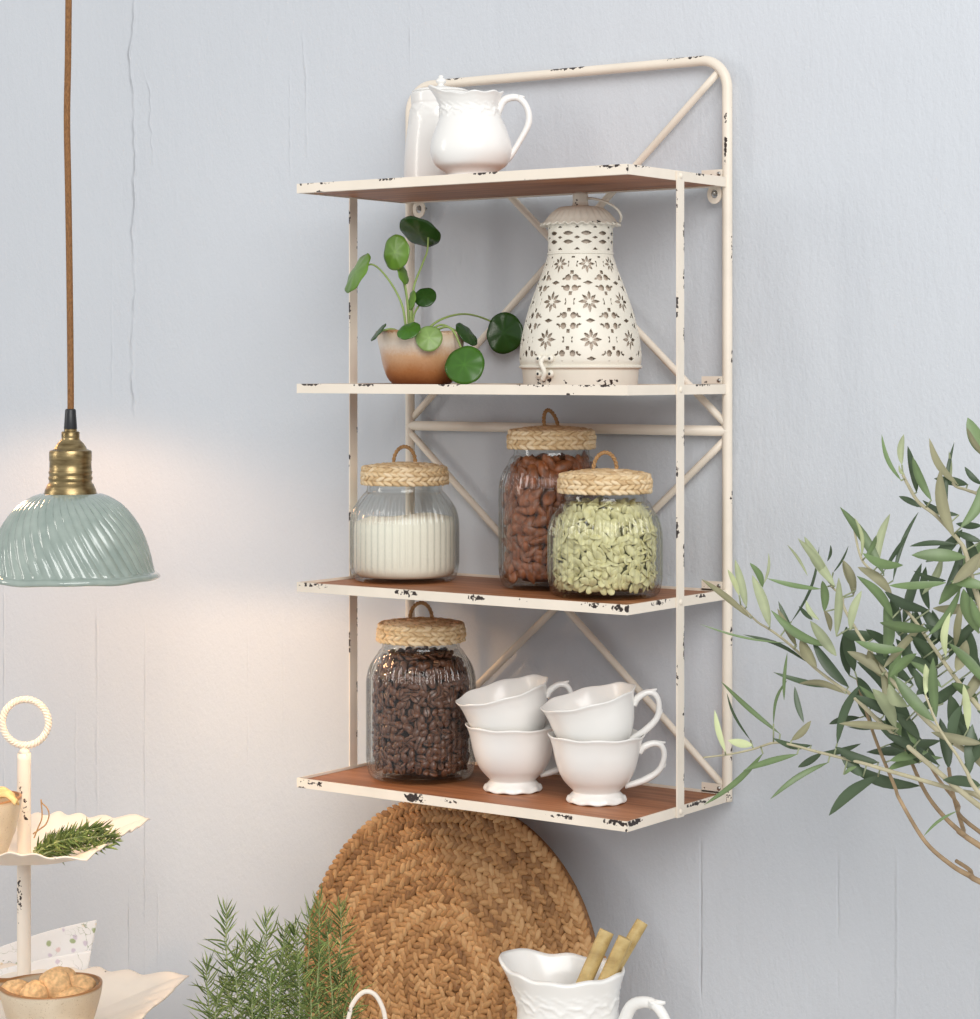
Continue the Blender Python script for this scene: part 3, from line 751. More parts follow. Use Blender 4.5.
# resample by height
NZ, NTH = 210, 560
z0b, z1b = .0200, .1235
def prad(z):
    for i in range(len(prof) - 1):
        if prof[i].y <= z <= prof[i+1].y:
            t = (z - prof[i].y) / max(1e-9, prof[i+1].y - prof[i].y); return prof[i].x + (prof[i+1].x - prof[i].x) * t
    return prof[-1].x
def petal(x, y):
    for k in range(8):
        a = k * PI / 4 + PI / 8 * 0; c, s = math.cos(a), math.sin(a); p = x * c + y * s; q = -x * s + y * c
        L = .0042 if k % 2 == 0 else .0036
        if p > .0019 and p < .0019 + 2 * L:
            t = (p - .0019) / (2 * L); wd = .0016 * math.sin(PI * t ** .8)
            if abs(q) < wd: return True
    return False
def hole_body(th, z):
    r = prad(z); wc = 2 * PI * r / 8
    cu = ((th - .53) / (2 * PI / 8)) % 1.0 - .5
    RH = .0352; vv = (z - .0258) / RH
    if z < .0235 or z > .1208 or vv >= 2.75: return False
    cv = vv % 1.0 - .5; x = cu * wc; y = cv * RH; ax, ay = abs(x), abs(y); hw = wc / 2
    sc2 = min(1, wc / .034)
    if petal(x / sc2, y / max(.8, sc2)): return True
    if ax / .0046 + (RH / 2 - ay) / .0021 < 1 and z < .11: return True             # diamonds between rows
    for (px, py, sg) in ((hw * .50, RH * .34, 1),):                                # little chevrons at the corners
        dx, dy = ax - px, ay - py; q = math.hypot(dx, dy)
        if .0012 < q < .0029 and dx + dy > .0006: return True
    if hw > .011:
        dx, dy = hw - ax, ay
        if abs(abs(dx - .0042) - 0) < .0007 + .0 and abs(dy) < .0028: 
            return abs(dx - .0030 - abs(dy) * .5) < .0009
        if dx < .0034 and dy < .0032 and (dx / .0024 + abs(dy - 0) / .0028) < 1 and False: return True
        dx, dy = ax - hw * .78, ay - RH * .36
        if math.hypot(dx / 1.0, dy / 1.1) < .0027: return True
        if (hw - ax) < .0016 and abs(ay - RH * .22) < .0018: return True
    return False
def hole_neck(th, z):
    k = 11; cu = (th / (2 * PI / k)) % 1.0 - .5; w_ = 2 * PI * .0305 / k; x = cu * w_
    for zc in (.1345, .1425):
        if abs(x) < .0050 and abs(z - zc) < .0019 * (1 - (x / .0052) ** 2): return True
    xs = abs(abs(x) - w_ / 2)
    if xs / .0030 + abs(z - .1385) / .0014 < 1: return True
    if z > .1475 and abs(z - .1475) < .002 - xs * .8: return True
    if z < .1295 and z > .1272 and (z - .1272) < .0022 - xs * .8: return True
    return False
def cut_shell(name, zs, radf, hole, n):
    b = MB(); m = len(zs)
    for z in zs:
        for k in range(n):
            th = 2 * PI * k / n; r = radf(z); b.v.append((r * math.cos(th), r * math.sin(th), z)); b.tone.append(.5)
    for i in range(m - 1):
        zc = (zs[i] + zs[i+1]) / 2
        for k in range(n):
            if not hole(2 * PI * (k + .5) / n, zc): b.f.append((i*n+k, i*n+(k+1)%n, (i+1)*n+(k+1)%n, (i+1)*n+k)); b.mi.append(0)
    o = b.build(name, M['lantern'], lan, mods=(('SOLIDIFY', dict(thickness=.0008, offset=-1)),)); return o
b = MB(); b.lathe([(.0540, .0210)] + [(prad(z1b - (z1b - .024) * (1 - i / 30)) - .0045, .024 + (z1b - .024) * i / 30) for i in range(31)] + [(.0262, .150)], 48); b.build('added_inner_liner', M['added_liner'], lan)  # added shell behind the cutouts, catches light so the holes look brighter
cut_shell('pierced_body', [z0b + (z1b - z0b) * i / NZ for i in range(NZ + 1)], prad, hole_body, NTH)
cut_shell('pierced_neck', [.1235 + .0285 * i / 64 for i in range(65)], lambda z: .0305 + .0006 * (1 if z < .1255 or z > .1505 else 0), hole_neck, 400)
b = MB()
def flute(th, r, z, i):
    t = min(1, max(0, (r - .0195) / .004)); return r * (1 + .045 * t * (abs(math.sin(14 * th)) - .5)), z + (.0012 * math.cos(28 * th) if r > .0345 else 0), th
b.lathe([(.030, .1515), (.0372, .1512), (.0376, .1520), (.0350, .1530), (.0315, .1575), (.0268, .1630), (.0215, .1672), (.0190, .1682), (.0100, .1692), (.0078, .1698), (.0072, .1730)], 168, flute)
b.lathe([(.0072, .1730), (.0074, .1790), (.0066, .1815), (.0040, .1825), (.0002, .1826)], 24)
rf = b.build('roof', M['lantern'], lan); chips(rf, [((.014, -.033, .1535), (.008, .012, .003), .95), ((.03, -.02, .153), (.006, .01, .003), .7), ((-.006, -.006, .171), (.006, .006, .003), .9)])
b = MB(); b.tube(spline([(.0066, -.001, .1765), (.013, -.008, .1755), (.024, -.016, .1715), (.033, -.018, .1655), (.0372, -.015, .1590), (.0370, -.008, .1545)], 8), .0012, 8); b.build('bail_handle', M['lantern'], lan)
b = MB(); a0 = -PI / 2 - .63
rad = Vector((math.cos(a0), math.sin(a0), 0)); tan = Vector((-math.sin(a0), math.cos(a0), 0))
c0 = rad * .0590 + UP * .0195
for dz in (-.0075, .0065):
    for dt in (-.0065, .0065): b.blob(c0 + tan * dt + UP * dz, (rad * .0022, tan * .0036, UP * .0036), nu=12, nv=8)
    b.blob(c0 + UP * dz, (rad * .0018, tan * .0070, UP * .0026), nu=12, nv=6)
b.tube(spline([c0 + UP * .0085 + tan * .001, c0 + rad * .0030 + UP * .003 - tan * .002, c0 + rad * .0030 - UP * .006 + tan * .002, c0 + rad * .002 - UP * .0135 - tan * .001], 6), .0022, 10)
b.build('latch', M['lantern'], lan)
b = MB()
for dz in (-.0075, .0065):
    for dt in (-.0065, .0065): b.blob(c0 + tan * dt + UP * dz + rad * .0019, (rad * .0008, tan * .0014, UP * .0014), nu=8, nv=5)
b.build('rivets', M['black'], lan)

# ------------------------------------------------------------------ pilea
pp = aty(421.5, 383, -.095); DP = (pp - CAM).dot(FWD)
pil = thing('potted_pilea', 'round-leaved green potted plant in a brown glazed bowl on the second shelf', 'plant', (pp.x, pp.y, BT(1) + .0003), YAW)
INV = Matrix.Rotation(-YAW, 4, 'Z') @ Matrix.Translation(-Vector((pp.x, pp.y, BT(1) + .0003)))
b = MB(); prof = [(.001, .0006), (.0250, 0), (.0295, .003), (.0346, .010), (.0385, .022), (.0408, .037), (.0418, .049), (.0424, .0522), (.0412, .0535), (.0395, .0520), (.0385, .044), (.001, .0435)]
def wonk(th, r, z, i):
    t = max(0, (z - .03) / .02); return r * (1 + .02 * t * math.sin(3 * th + 1)) + .003 * t * math.exp(-((abs(th - PI)) / .25) ** 2), z + .0012 * t * math.sin(2 * th + .4), th
b.lathe([prof[0]] + [(p.x, p.y) for p in spline([(a, c, 0) for a, c in prof[1:10]], 4)], 64, wonk); b.build('pot', M['pot'], pil)
b = MB(); b.lathe([(.001, .047), (.02, .0465), (.0388, .0445)], 32, lambda th, r, z, i: (r, z + .001 * math.sin(5 * th + i), th)); b.build('soil', M['soil'], pil)
def disc_leaf(u, v, a, bx, ang, dd, mat, stem, facing=1, curl=.12, end=0):
    """round leaf: centre pixel, half axes in pixels, angle of the long axis, depth offset"""
    d = DP + dd; k = d / FPX; A = a * k; ct = math.acos(min(1, bx / a)) * facing
    c = INV @ at(u, v, d)
    ca, sa = math.cos(ang), math.sin(ang)
    ex = Vector((ca, 0, sa)); ey0 = Vector((-sa, 0, ca)); ey = ey0 * math.cos(ct) + Vector((0, 1, 0)) * math.sin(ct); nz = ex.cross(ey)
    if nz.y > 0: nz = -nz
    nr, nt = 7, 36; vs = [c]; fs = []; tone = [.75]
    for i in range(1, nr + 1):
        f = i / nr
        for j in range(nt):
            th = 2 * PI * j / nt
            vs.append(c + (ex * math.cos(th) + ey * math.sin(th)) * A * f * (1 + .02 * math.sin(3 * th)) - nz * A * curl * f * f + nz * A * .03 * math.cos(7 * th) * f * f)
            tone.append(.35 + .3 * (abs(math.cos(3.5 * th)) ** 8) * (1 - f))
    for j in range(nt): fs.append((0, 1 + j, 1 + (j+1) % nt))
    for i in range(nr - 1):
        for j in range(nt): fs.append((1+i*nt+j, 1+(i+1)*nt+j, 1+(i+1)*nt+(j+1)%nt, 1+i*nt+(j+1)%nt))
    m = MB(); m.add(vs, fs, 0, tone)
    lf = m.build('leaf', mat, pil, mods=(('SOLIDIFY', dict(thickness=.0007, offset=0)),))
    if stem:
        P = [INV @ at(*q[:2], DP + q[2]) for q in stem]; P.append(c + nz * (-A * .04) + ex * A * end)
        s = MB(); S_ = spline(P, 8); s.tube(S_, lerp_list([.0013, .0010, .0009], len(S_)), 7); s.build('leaf_stalk', M['stalk'], lf)
    return lf
rt = lambda u, dd=0: (u, 337, dd)
disc_leaf(355.7, 272, 22.5, 8.0, 1.06, -.005, M['pilea_light'], [rt(407), (402, 305, -.002), (388, 279, .002), (372, 264.5, .006)], 1)
disc_leaf(395, 252.3, 18, 13.2, PI / 2 - .05, -.012, M['pilea_light'], [rt(409), (407, 300, .004), (401, 272, .002)], 1)
disc_leaf(404, 274, 10.5, 4.2, -1.25, -.004, M['pilea_light'], [rt(410), (408, 305, -.002)], 1)
disc_leaf(419, 233.5, 22, 12.0, -.42, .002, M['pilea_dark'], [rt(412), (413, 292, 0), (422, 265, 0), (427, 252, -.002)], -1, .12, .45)
disc_leaf(425, 296.6, 11.5, 9.6, .25, -.004, M['pilea_dark'], [rt(412), (414, 315, -.002)], 1)
disc_leaf(411, 300, 10, 3.6, 1.4, -.006, M['pilea_light'], [rt(411), (411, 318, -.004)], 1)
disc_leaf(408.5, 330, 12.5, 7.6, .42, -.052, M['pilea_mid'], [(414, 335, -.022)], 1)
disc_leaf(429, 338, 13.6, 12.8, .1, -.046, M['pilea_pale'], [(418, 335, -.022)], 1)
disc_leaf(377.7, 331.5, 11.5, 2.2, .86, -.030, M['pilea_dark'], [(404, 335, -.010), (392, 329, -.025)], 1)
disc_leaf(467.5, 333.5, 14.5, 6.0, -.82, -.012, M['pilea_dark'], [(424, 336, 0), (440, 325, 0), (455, 330, -.01)], 1)
disc_leaf(503.5, 333, 21, 18, 1.45, .050, M['pilea_dark'], [(420, 336, 0), (440, 320, .01), (465, 314, .035), (490, 321, .062)], 1)
disc_leaf(464.5, 364.5, 20.5, 18.6, .6, -.055, M['pilea_mid'], [(424, 336, -.01), (448, 327, -.025), (460, 345, -.034)], 1)

# ------------------------------------------------------------------ pendant lamp
LC = at(70.5, 575, 2.27)
lamp = thing('pendant_lamp', 'pendant lamp with a swirled sage green shade hanging on a brown cord', 'lamp', LC)
b = MB()
prof = spline([(.0262, .0775, 0), (.0300, .0772, 0), (.0385, .0735, 0), (.0500, .0650, 0), (.0600, .0530, 0), (.0680, .0390, 0), (.0740, .0220, 0), (.0772, .0080, 0), (.0798, .0016, 0), (.0842, -.0006, 0), (.0846, -.0018, 0), (.0828, -.0020, 0)], 6)
def swirl(th, r, z, i):
    t = max(0, min(1, (r - .030) / .018)) * max(0, min(1, (.0815 - r) / .004)); tw = (z / .0775) * .55
    g = math.cos(44 * th + 44 * tw); g = (abs(g + 1) / 2) ** .7 * 2 - 1
    wv = .0005 * math.sin(6 * th) + .0003 * math.sin(11 * th + 1) if z < .002 else 0
    return r + .00105 * t * g, z + wv, th
b.lathe([(p.x, p.y) for p in prof], 420, swirl)
b.build('shade', M['shade'], lamp, mods=(('SOLIDIFY', dict(thickness=.0022, offset=-1)),))
b = MB(); b.lathe([(.0252, .0765), (.0256, .0785), (.0248, .083), (.0222, .0885), (.0206, .0905), (.0206, .0925), (.0214, .0935), (.0214, .0955), (.0206, .0965), (.0206, .0985), (.0212, .0995), (.0212, .1010), (.0204, .1020), (.0202, .1110), (.0206, .1118), (.0206, .1200), (.0200, .1215), (.0160, .1228), (.0150, .1250), (.0128, .1285), (.0098, .1315), (.0086, .1335), (.0088, .1345), (.0088, .1395), (.0080, .1402), (.0062, .1405), (.0062, .1430)], 48, caps=(True, True))
autosmooth(b.build('brass_socket', M['brass'], lamp), 50)
b = MB(); b.lathe([(.0062, .1425), (.0064, .1432), (.0052, .1610), (.0046, .1622), (.0036, .1622)], 24, caps=(True, True)); b.build('cord_grip', M['black'], lamp)
b = MB(); pts = [(LC.x, LC.y, LC.z + .160)]
for u, v in ((70.7, 400), (70.3, 340), (69.3, 260), (68.2, 190), (67.0, 120), (68, 60), (68.6, 0), (69, -60), (69, -150)): pts.append(at(u, v, 2.27))
pts += [pts[-1] + UP * .3]
b.tube([p - LC for p in spline([Vector(p) for p in pts], 6)], .0033, 12); b.build('cord', M['cord'], lamp)
b = MB(); b.lathe([(.0006, .027), (.006, .028), (.011, .032), (.014, .038), (.0145, .044), (.013, .052), (.0115, .060), (.0115, .074)], 28, caps=(True, True)); b.build('bulb', M['bulb'], lamp)

# ------------------------------------------------------------------ round woven mat
mc = at(452, 986, 2.33); MR = .190
tiltm = math.radians(7)
mat = MB(); rr = random.Random(5)
mat.lathe([(.001, -.004), (MR - .010, -.004), (MR - .008, 0), (MR - .010, .0022), (.001, .0022)], 96, tone=.02)
pitch = .0132; th = 1.5; 
while True:
    rad_ = pitch * th / (2 * PI)
    if rad_ > MR - .0045: break
    st = .0074 / max(rad_, .006)
    for s in (-1, 1):
        t2 = th + st * .5 * (s > 0); r2 = pitch * t2 / (2 * PI) + s * pitch * .205
        rd = Vector((math.cos(t2), math.sin(t2), 0)); tn = Vector((-math.sin(t2), math.cos(t2), 0))
        a = s * .72 + rr.uniform(-.18, .18); ax = tn * math.cos(a) + rd * math.sin(a); ay = -tn * math.sin(a) + rd * math.cos(a)
        nz = (UP + rd * rr.uniform(-.15, .15) + tn * rr.uniform(.1, .3)).normalized()
        ln = rr.uniform(.0066, .0088); tn_ = .5 + .35 * math.sin(t2 * .7 + rad_ * 40) * .4 + rr.uniform(-.3, .3)
        mat.blob(rd * r2 + UP * (.0030 + rr.uniform(-.0004, .0012)), (ax * ln, ay * rr.uniform(.0029, .0039), nz * .0025), nu=8, nv=5, tone=min(1, max(0, tn_)))
    th += st
# stand it up leaning on the wall: disc normal faces the room
om = mat.build('round_placemat', M['hyacinth'])
my = -.045
om.matrix_world = Matrix.Translation(Vector((aty(448, 986, my).x, my, TABLE + MR * math.cos(tiltm) + .0012))) @ Matrix.Rotation(PI / 2 - tiltm, 4, 'X')
tag(om, 'round braided brown mat leaning on the wall below the shelf', 'placemat')

# ------------------------------------------------------------------ tiered stand
PO = at(24, 836, 2.40); TC = Vector((PO.x, PO.y, 0)); RZT = YAW - math.radians(9)
stand = thing('tiered_stand', 'cream metal tiered stand with two fluted square trays and a ring handle', 'cake stand', (TC.x, TC.y, TABLE), RZT)
b = MB(); zt = at(22, 753, 2.40).z - TABLE
b.tube([(0, 0, .004 + (zt - .004) * i / 60) for i in range(61)], .0072, 18); po = b.build('pole', M['tray'], stand)
chips(po, [((.004, -.006, .34), (.006, .006, .016), .6), ((-.003, -.006, .255), (.006, .006, .03), .85), ((0, -.006, .36), (.007, .006, .03), .55), ((0, -.006, zt), (.008, .008, .003), .7)])
b = MB(); b.lathe([(.001, 0), (.062, 0), (.064, .002), (.060, .006), (.020, .010), (.009, .016), (.0068, .03)], 48); b.build('foot', M['tray'], stand)
b = MB(); zc = at(26, 722.5, 2.40).z - TABLE
pts = []; n = 96; rax = Matrix.Rotation(YAW - RZT, 3, 'Z') @ Vector((1, 0, 0))
off = rax * .0015
rg = [off + rax * (.0237 * math.cos(2*PI*k/n)) + UP * (.0237 * math.sin(2*PI*k/n) + zc) for k in range(n + 1)]
b.tube(rg[:-1] + [rg[0]], .0026, 10, cap=False)
for s in (0, 1, 2):
    pts = []
    for k in range(n * 3 + 1):
        a = 2 * PI * k / (n * 3); q = a * 14 + s * 2 * PI / 3; rd = rax * math.cos(a) + UP * math.sin(a); nn = rax.cross(UP)
        pts.append(off + UP * zc + rd * (.0237 + .0022 * math.cos(q)) + nn * (.0022 * math.sin(q)))
    b.tube(pts, .0017, 6, cap=False)
b.tube([(off.x, off.y, zc - .0265), (0, 0, zt - .001)], [.0040, .0068], 12)
ro = b.build('ring_handle', M['tray'], stand)
def tray(zr, RC, depth, seed):
    b = MB(); n = 288; rows = [(0.05, 0), (.5, 0), (.56, .02), (.66, .22), (.80, .58), (.92, .88), (.985, 1.0), (1.0, .98)]
    vs = []
    for (f, hz) in rows:
        for k in range(n):
            th = 2 * PI * k / n
            a = ((th + PI / 4) % (PI / 2)) - PI / 4                      # angle from the middle of the side
            sq = 1 / math.cos(a); rr_ = RC * .715 * sq
            t = max(0, (f - .5) / .5)
            fl = math.cos(28 * th) * t
            if f <= .5: rr_ = RC * (.45 + .55 * .715 * sq / .715 * .715) ; rr_ = RC * .68
            else: rr_ = RC * .68 + (rr_ - RC * .68) * t ** .7
            rr_ *= f * (1 + .014 * fl)
            corner = (abs(a) / (PI / 4)) ** 3
            vs.append((rr_ * math.cos(th), rr_ * math.sin(th), zr + depth * (hz - 1) + t * (.0017 * fl - .0008 * corner * t) + .0012 * math.sin(9 * th + seed) * t))
    m = len(rows); fs = [(i*n+k, i*n+(k+1)%n, (i+1)*n+(k+1)%n, (i+1)*n+k) for i in range(m-1) for k in range(n)]
    fs.append(tuple(range(n))[::-1])
    b.add(vs, fs); o = b.build('fluted_tray', M['tray'], stand, mods=(('SOLIDIFY', dict(thickness=.0014, offset=-1)),))
    vals = []
    for i, (f, hz) in enumerate(rows):
        for k in range(n): vals.append(.62 * max(0, math.sin(k * .21 + seed) * math.sin(k * .057 + seed * 2)) if f > .95 else 0)
    a = o.data.attributes.new('chip', 'FLOAT', 'POINT'); a.data.foreach_set('value', vals)
    return o
ZU = at(22, 834, 2.40).z - TABLE; ZL = at(22, 1003, 2.40).z - TABLE
tray(ZU, .146, .021, .4); tray(ZL, .193, .023, 1.9)
FU = TABLE + ZU - .021 + .0016; FL = TABLE + ZL - .023 + .0016

def bowl(name, label, loc, r, h, rbase, spout=False):
    root = thing(name, label, 'bowl', loc, YAW)
    b = MB(); prof = [(.001, .0008), (rbase, 0), (rbase + .003, .002), (rbase + (r - rbase) * .62, h * .42), (r * .97, h * .80), (r, h * .97), (r - .001, h), (r - .003, h * .985), (r * .93, h * .78), (r * .75, h * .35), (.001, h * .16)]
    P = [prof[0]] + [(p.x, p.y) for p in spline([(a, c, 0) for a, c in prof[1:]], 4)]
    def fn(th, q, z, i):
        t = max(0, (z / h - .6) / .4); e = math.exp(-((th - PI) / .25) ** 2) if spout else 0
        return q * (1 + .008 * math.sin(3 * th) * t) + .012 * e * t * t, z + .0012 * math.sin(2 * th + 1) * t + .004 * e * t, th
    b.lathe(P, 72, fn); o = b.build('bowl_body', M['stoneware'], root)
    a = o.data.attributes.new('rim', 'FLOAT', 'POINT'); a.data.foreach_set('value', [max(0, min(1, (v.co.z / h - .955) * 40)) for v in o.data.vertices])
    return root
pb = at(51, 990, 2.315); pb.z = FL
bh = at(51, 984, 2.315).z - FL
bowl('serving_bowl', 'speckled beige bowl of biscuits on the lower tray', pb, .0505, bh, .028, True)
CR = random.Random(3)
for (u, v, dd, sx, sy, lab) in ((15, 992, -.008, .017, .013, 'small biscuit at the left edge of the speckled bowl'), (33.5, 996, -.028, .0140, .0165, 'biscuit at the front of the speckled bowl, left of centre'),
                           (54, 986, -.012, .0175, .0175, 'largest crackled biscuit in the middle of the speckled bowl'), (58, 978, .022, .0185, .012, 'biscuit at the back of the speckled bowl, highest of all'),
                           (78, 986, .006, .0175, .012, 'biscuit at the right side of the speckled bowl'), (69, 996, -.014, .0205, .0105, 'long biscuit at the front of the speckled bowl, right of centre')):
    c = at(u, v, 2.315 + dd); b = MB()
    b.blob((0, 0, 0), (RGT * sx, FWD * .014, UP * sy * .92 + RGT * .002), nu=28, nv=18)
    b.v = [tuple(Vector(p) * (1 + .10 * mnoise.noise(Vector(p) * 120 + c * 50) + .05 * mnoise.noise(Vector(p) * 300 + c * 70))) for p in b.v]
    o = b.build('biscuit', M['biscuit'], loc=c); tag(o, lab, 'biscuit', 'biscuits in the speckled bowl')
# upper bowl, cut by the picture edge
pu = at(-19, 840, 2.352); pu.z = FU
uh = at(-19, 797, 2.352).z - FU
bowl('snack_bowl', 'beige brown bowl of golden crisps on the upper tray', pu, .0405, uh, .020)
k_ = 0
for (ox, oy, rz) in ((.026, -.012, .3), (.018, .006, 1.1), (.004, -.018, 2.0), (-.008, .004, .6), (.010, .016, 2.6), (-.018, -.012, 1.6)):
    c = Vector((pu.x, pu.y, pu.z + uh * .97 + .002 + .0012 * k_)) + RGT * ox + FWD * oy; k_ += 1
    b = MB(); n = 14; vs = []; fs = []
    for i in range(n):
        t = i / (n - 1) - .5
        for j in range(5):
            q = j / 4 - .5; vs.append((.030 * t, .009 * q, .0055 * math.cos(t * 3.2 + .4) + .003 * math.cos(q * 5) + .0012 * math.sin(9 * t)))
    fs = [(i*5+j, (i+1)*5+j, (i+1)*5+j+1, i*5+j+1) for i in range(n-1) for j in range(4)]
    b.add(vs, fs); o = b.build('crisp', M['crisp'], loc=c, mods=(('SOLIDIFY', dict(thickness=.0018)),)); o.rotation_euler = (CR.uniform(-.25, .25), CR.uniform(-.3, .1), rz)
    tag(o, 'golden crisp piled in the bowl on the upper tray', 'crisp', 'crisps in the upper bowl')
# paper napkins
for i, (u0, v0, u1, v1, dd, lab) in enumerate(((97, 920, 79, 980, 2.545, 'folded white floral paper napkin behind the stand pole, the higher one'), (90, 953, 78, 990, 2.525, 'folded white floral paper napkin behind the speckled bowl, the lower one'))):
    b = MB(); nu_, nv_ = 24, 12; vs = []
    A = at(u0, v0, dd); Bq = at(u1, 1012, dd)
    for j in range(nv_ + 1):
        f = j / nv_; pr_ = A + (Bq - A) * f
        for k in range(nu_ + 1):
            g = k / nu_; drop = .040 * g + .010 * g * g if i == 0 else .030 * g
            p = pr_ - RGT * (.16 * g) - UP * drop * (1 - f) + FWD * (.010 * math.sin(g * 3 + i) + .004 * math.sin(f * 4 + g * 5))
            vs.append(p - A)
    fs = [(j*(nu_+1)+k, j*(nu_+1)+k+1, (j+1)*(nu_+1)+k+1, (j+1)*(nu_+1)+k) for j in range(nv_) for k in range(nu_)]
    b.add(vs, fs); o = b.build('paper_napkin', M['napkin'], loc=A, mods=(('SOLIDIFY', dict(thickness=.004, offset=0)), ('BEVEL', dict(width=.0012, segments=2))))
    tag(o, lab, 'napkin', 'paper napkins behind the stand')

# ------------------------------------------------------------------ herbs
def needle(mb, base, dr, L, wd, mat, rng, side=None):
    s = (side or dr.orthogonal()).normalized(); s = (s - dr * s.dot(dr)).normalized(); nrm = dr.cross(s)
    bend = Vector((rng.uniform(-.28, .28), rng.uniform(-.28, .28), rng.uniform(-.18, .32))) * L
    vs = []
    for i, (t, q) in enumerate(((0, .45), (.3, 1), (.65, .85), (1, .08))):
        c = base + dr * (L * t) + bend * t * t
        vs += [c - s * wd * q * .5, c + nrm * wd * .22 * q, c + s * wd * q * .5]
    fs = []
    for i in range(3):
        a = i * 3; fs += [(a, a+1, a+4, a+3), (a+1, a+2, a+5, a+4), (a+2, a, a+3, a+5)]
    mb.add(vs, fs, mat, rng.uniform(.1, .95))
def sprig(parent, pts, name, rng, n_w, L, wd, rs=.0011, spread=.75, start=.15, dark=.35):
    P = spline(pts, 10); b = MB(); b.tube(P, lerp_list([rs, rs * .7, rs * .35], len(P)), 6, mat=0)
    m = len(P)
    for w_ in range(n_w):
        t = start + (1 - start) * (w_ / (n_w - 1)); i = min(m - 2, int(t * (m - 1))); p = P[i] + (P[i+1] - P[i]) * (t * (m - 1) - i)
        ax = (P[i+1] - P[i]).normalized(); o1 = Matrix.Rotation(w_ * 1.2 + rng.uniform(-.9, .9), 3, ax) @ ax.orthogonal().normalized()
        for k in range(rng.choice((2, 3, 3, 4))):
            sd = Matrix.Rotation(k * PI / 2 + rng.uniform(-.3, .3), 3, ax) @ o1
            sp = spread * rng.uniform(.7, 1.2) * (1.15 - .65 * max(0, (t - .7) / .3)); dr = (ax * (1 - sp * .55) + sd * sp).normalized()
            needle(b, p, dr, L * rng.uniform(.6, 1.15) * (1 - .35 * max(0, (t - .8) / .2)), wd * rng.uniform(.8, 1.2), 2 if rng.random() < dark else 1, rng, ax)
    return b.build(name, [M['sprigstem'], M['needle'], M['needle_dark']], parent)
DR = 2.22; rp = at(282, 1100, DR)
RB = Vector((rp.x, rp.y, TABLE))
ros = thing('rosemary_plant', 'bushy green rosemary plant growing in front of the round mat', 'plant', RB)
rg_ = random.Random(21)
b = MB(); prof = [(.001, .001), (.040, 0), (.043, .003), (.054, .075), (.058, .077), (.058, .09), (.055, .091), (.053, .078), (.001, .076)]
b.lathe(prof, 48); b.build('pot', M['terracotta'], ros)
b = MB(); b.lathe([(.001, .082), (.0525, .078)], 24); b.build('soil', M['soil'], ros)
tips = [(225, 905, -.01, 0), (265, 911, 0, 0), (309, 906, -.02, 0), (320, 893, .02, 0), (341, 900, .03, 0), (206, 960, 0, -6), (352, 975, -.01, 10), (245, 930, .03, 0), (285, 925, .03, 0), (298, 918, .0, 0), (331, 925, -.02, 6),
        (214, 990, -.03, -10), (236, 950, -.03, 0), (258, 945, -.04, 0), (280, 950, -.04, 0), (318, 945, -.04, 3), (300, 955, -.05, 0), (340, 955, .01, 8), (228, 975, .03, -4), (270, 970, -.06, 0), (345, 1005, -.03, 12), (252, 990, -.06, -4), (312, 985, -.06, 4), (290, 940, .05, 0)]
for (u, v, dd, k) in tips:
    tip = at(u, v + 7, DR + dd) - RB; bs = Vector((0, 0, .08)) + RGT * ((u - 280) / FPX * DR * .38) + FWD * (dd * .45)
    mid = bs + (tip - bs) * .5 + RGT * ((u - 280) / FPX * DR * .16) + Vector((rg_.uniform(-.006, .006), rg_.uniform(-.006, .006), 0))
    hook = tip + RGT * rg_.uniform(-.004, .004) - UP * 0
    sprig(ros, [bs, mid, bs + (tip - bs) * .8 + RGT * ((u - 280) / FPX * DR * .10), hook], 'sprig', rg_, 27, .0235, .0015, spread=.80, start=.20)
# cut sprigs tied with string on the upper tray
hc = at(70, 840, 2.36); hc.z = FU
hb_ = thing('rosemary_bunch', 'cut rosemary sprigs tied with string lying on the upper tray', 'herbs', hc, 0)
rg_ = random.Random(9)
for (a0_, z0_, a1_, z1_, dd0, dd1, hgt) in ((-36, 849, 46, 836, 0, 0, .010), (-38, 846, 38, 846, -.01, -.02, .008), (-37, 842, 30, 828, .012, .02, .014), (-30, 850, 40, 838, -.02, -.01, .018), (-36, 848, 22, 834, .02, .03, .016), (-36, 846, 12, 846, -.015, -.03, .020), (-30, 850, 34, 832, .0, .01, .022), (-35, 848, 44, 840, -.01, .0, .014)):
    p0 = at(70 + a0_, 846, 2.355 + dd0); p0.z = FU + hgt * .6; p1 = at(70 + a1_, 846, 2.355 + dd1); p1.z = FU + hgt + .012
    mid = (p0 + p1) / 2 + UP * .003
    sprig(hb_, [p0 - hc, mid - hc, p1 - hc], 'sprig', rg_, 20, .015, .0020, spread=.62, start=.05, dark=.5)
b = MB(); S_ = [at(u, v, 2.35) - hc for u, v in ((34, 838), (38, 828), (42, 817), (41, 800), (42, 803), (47, 808), (49, 815), (46, 824), (40, 829), (33, 834))]
b.tube(spline(S_, 6), .0007, 6); b.build('string', M['twine'], hb_)

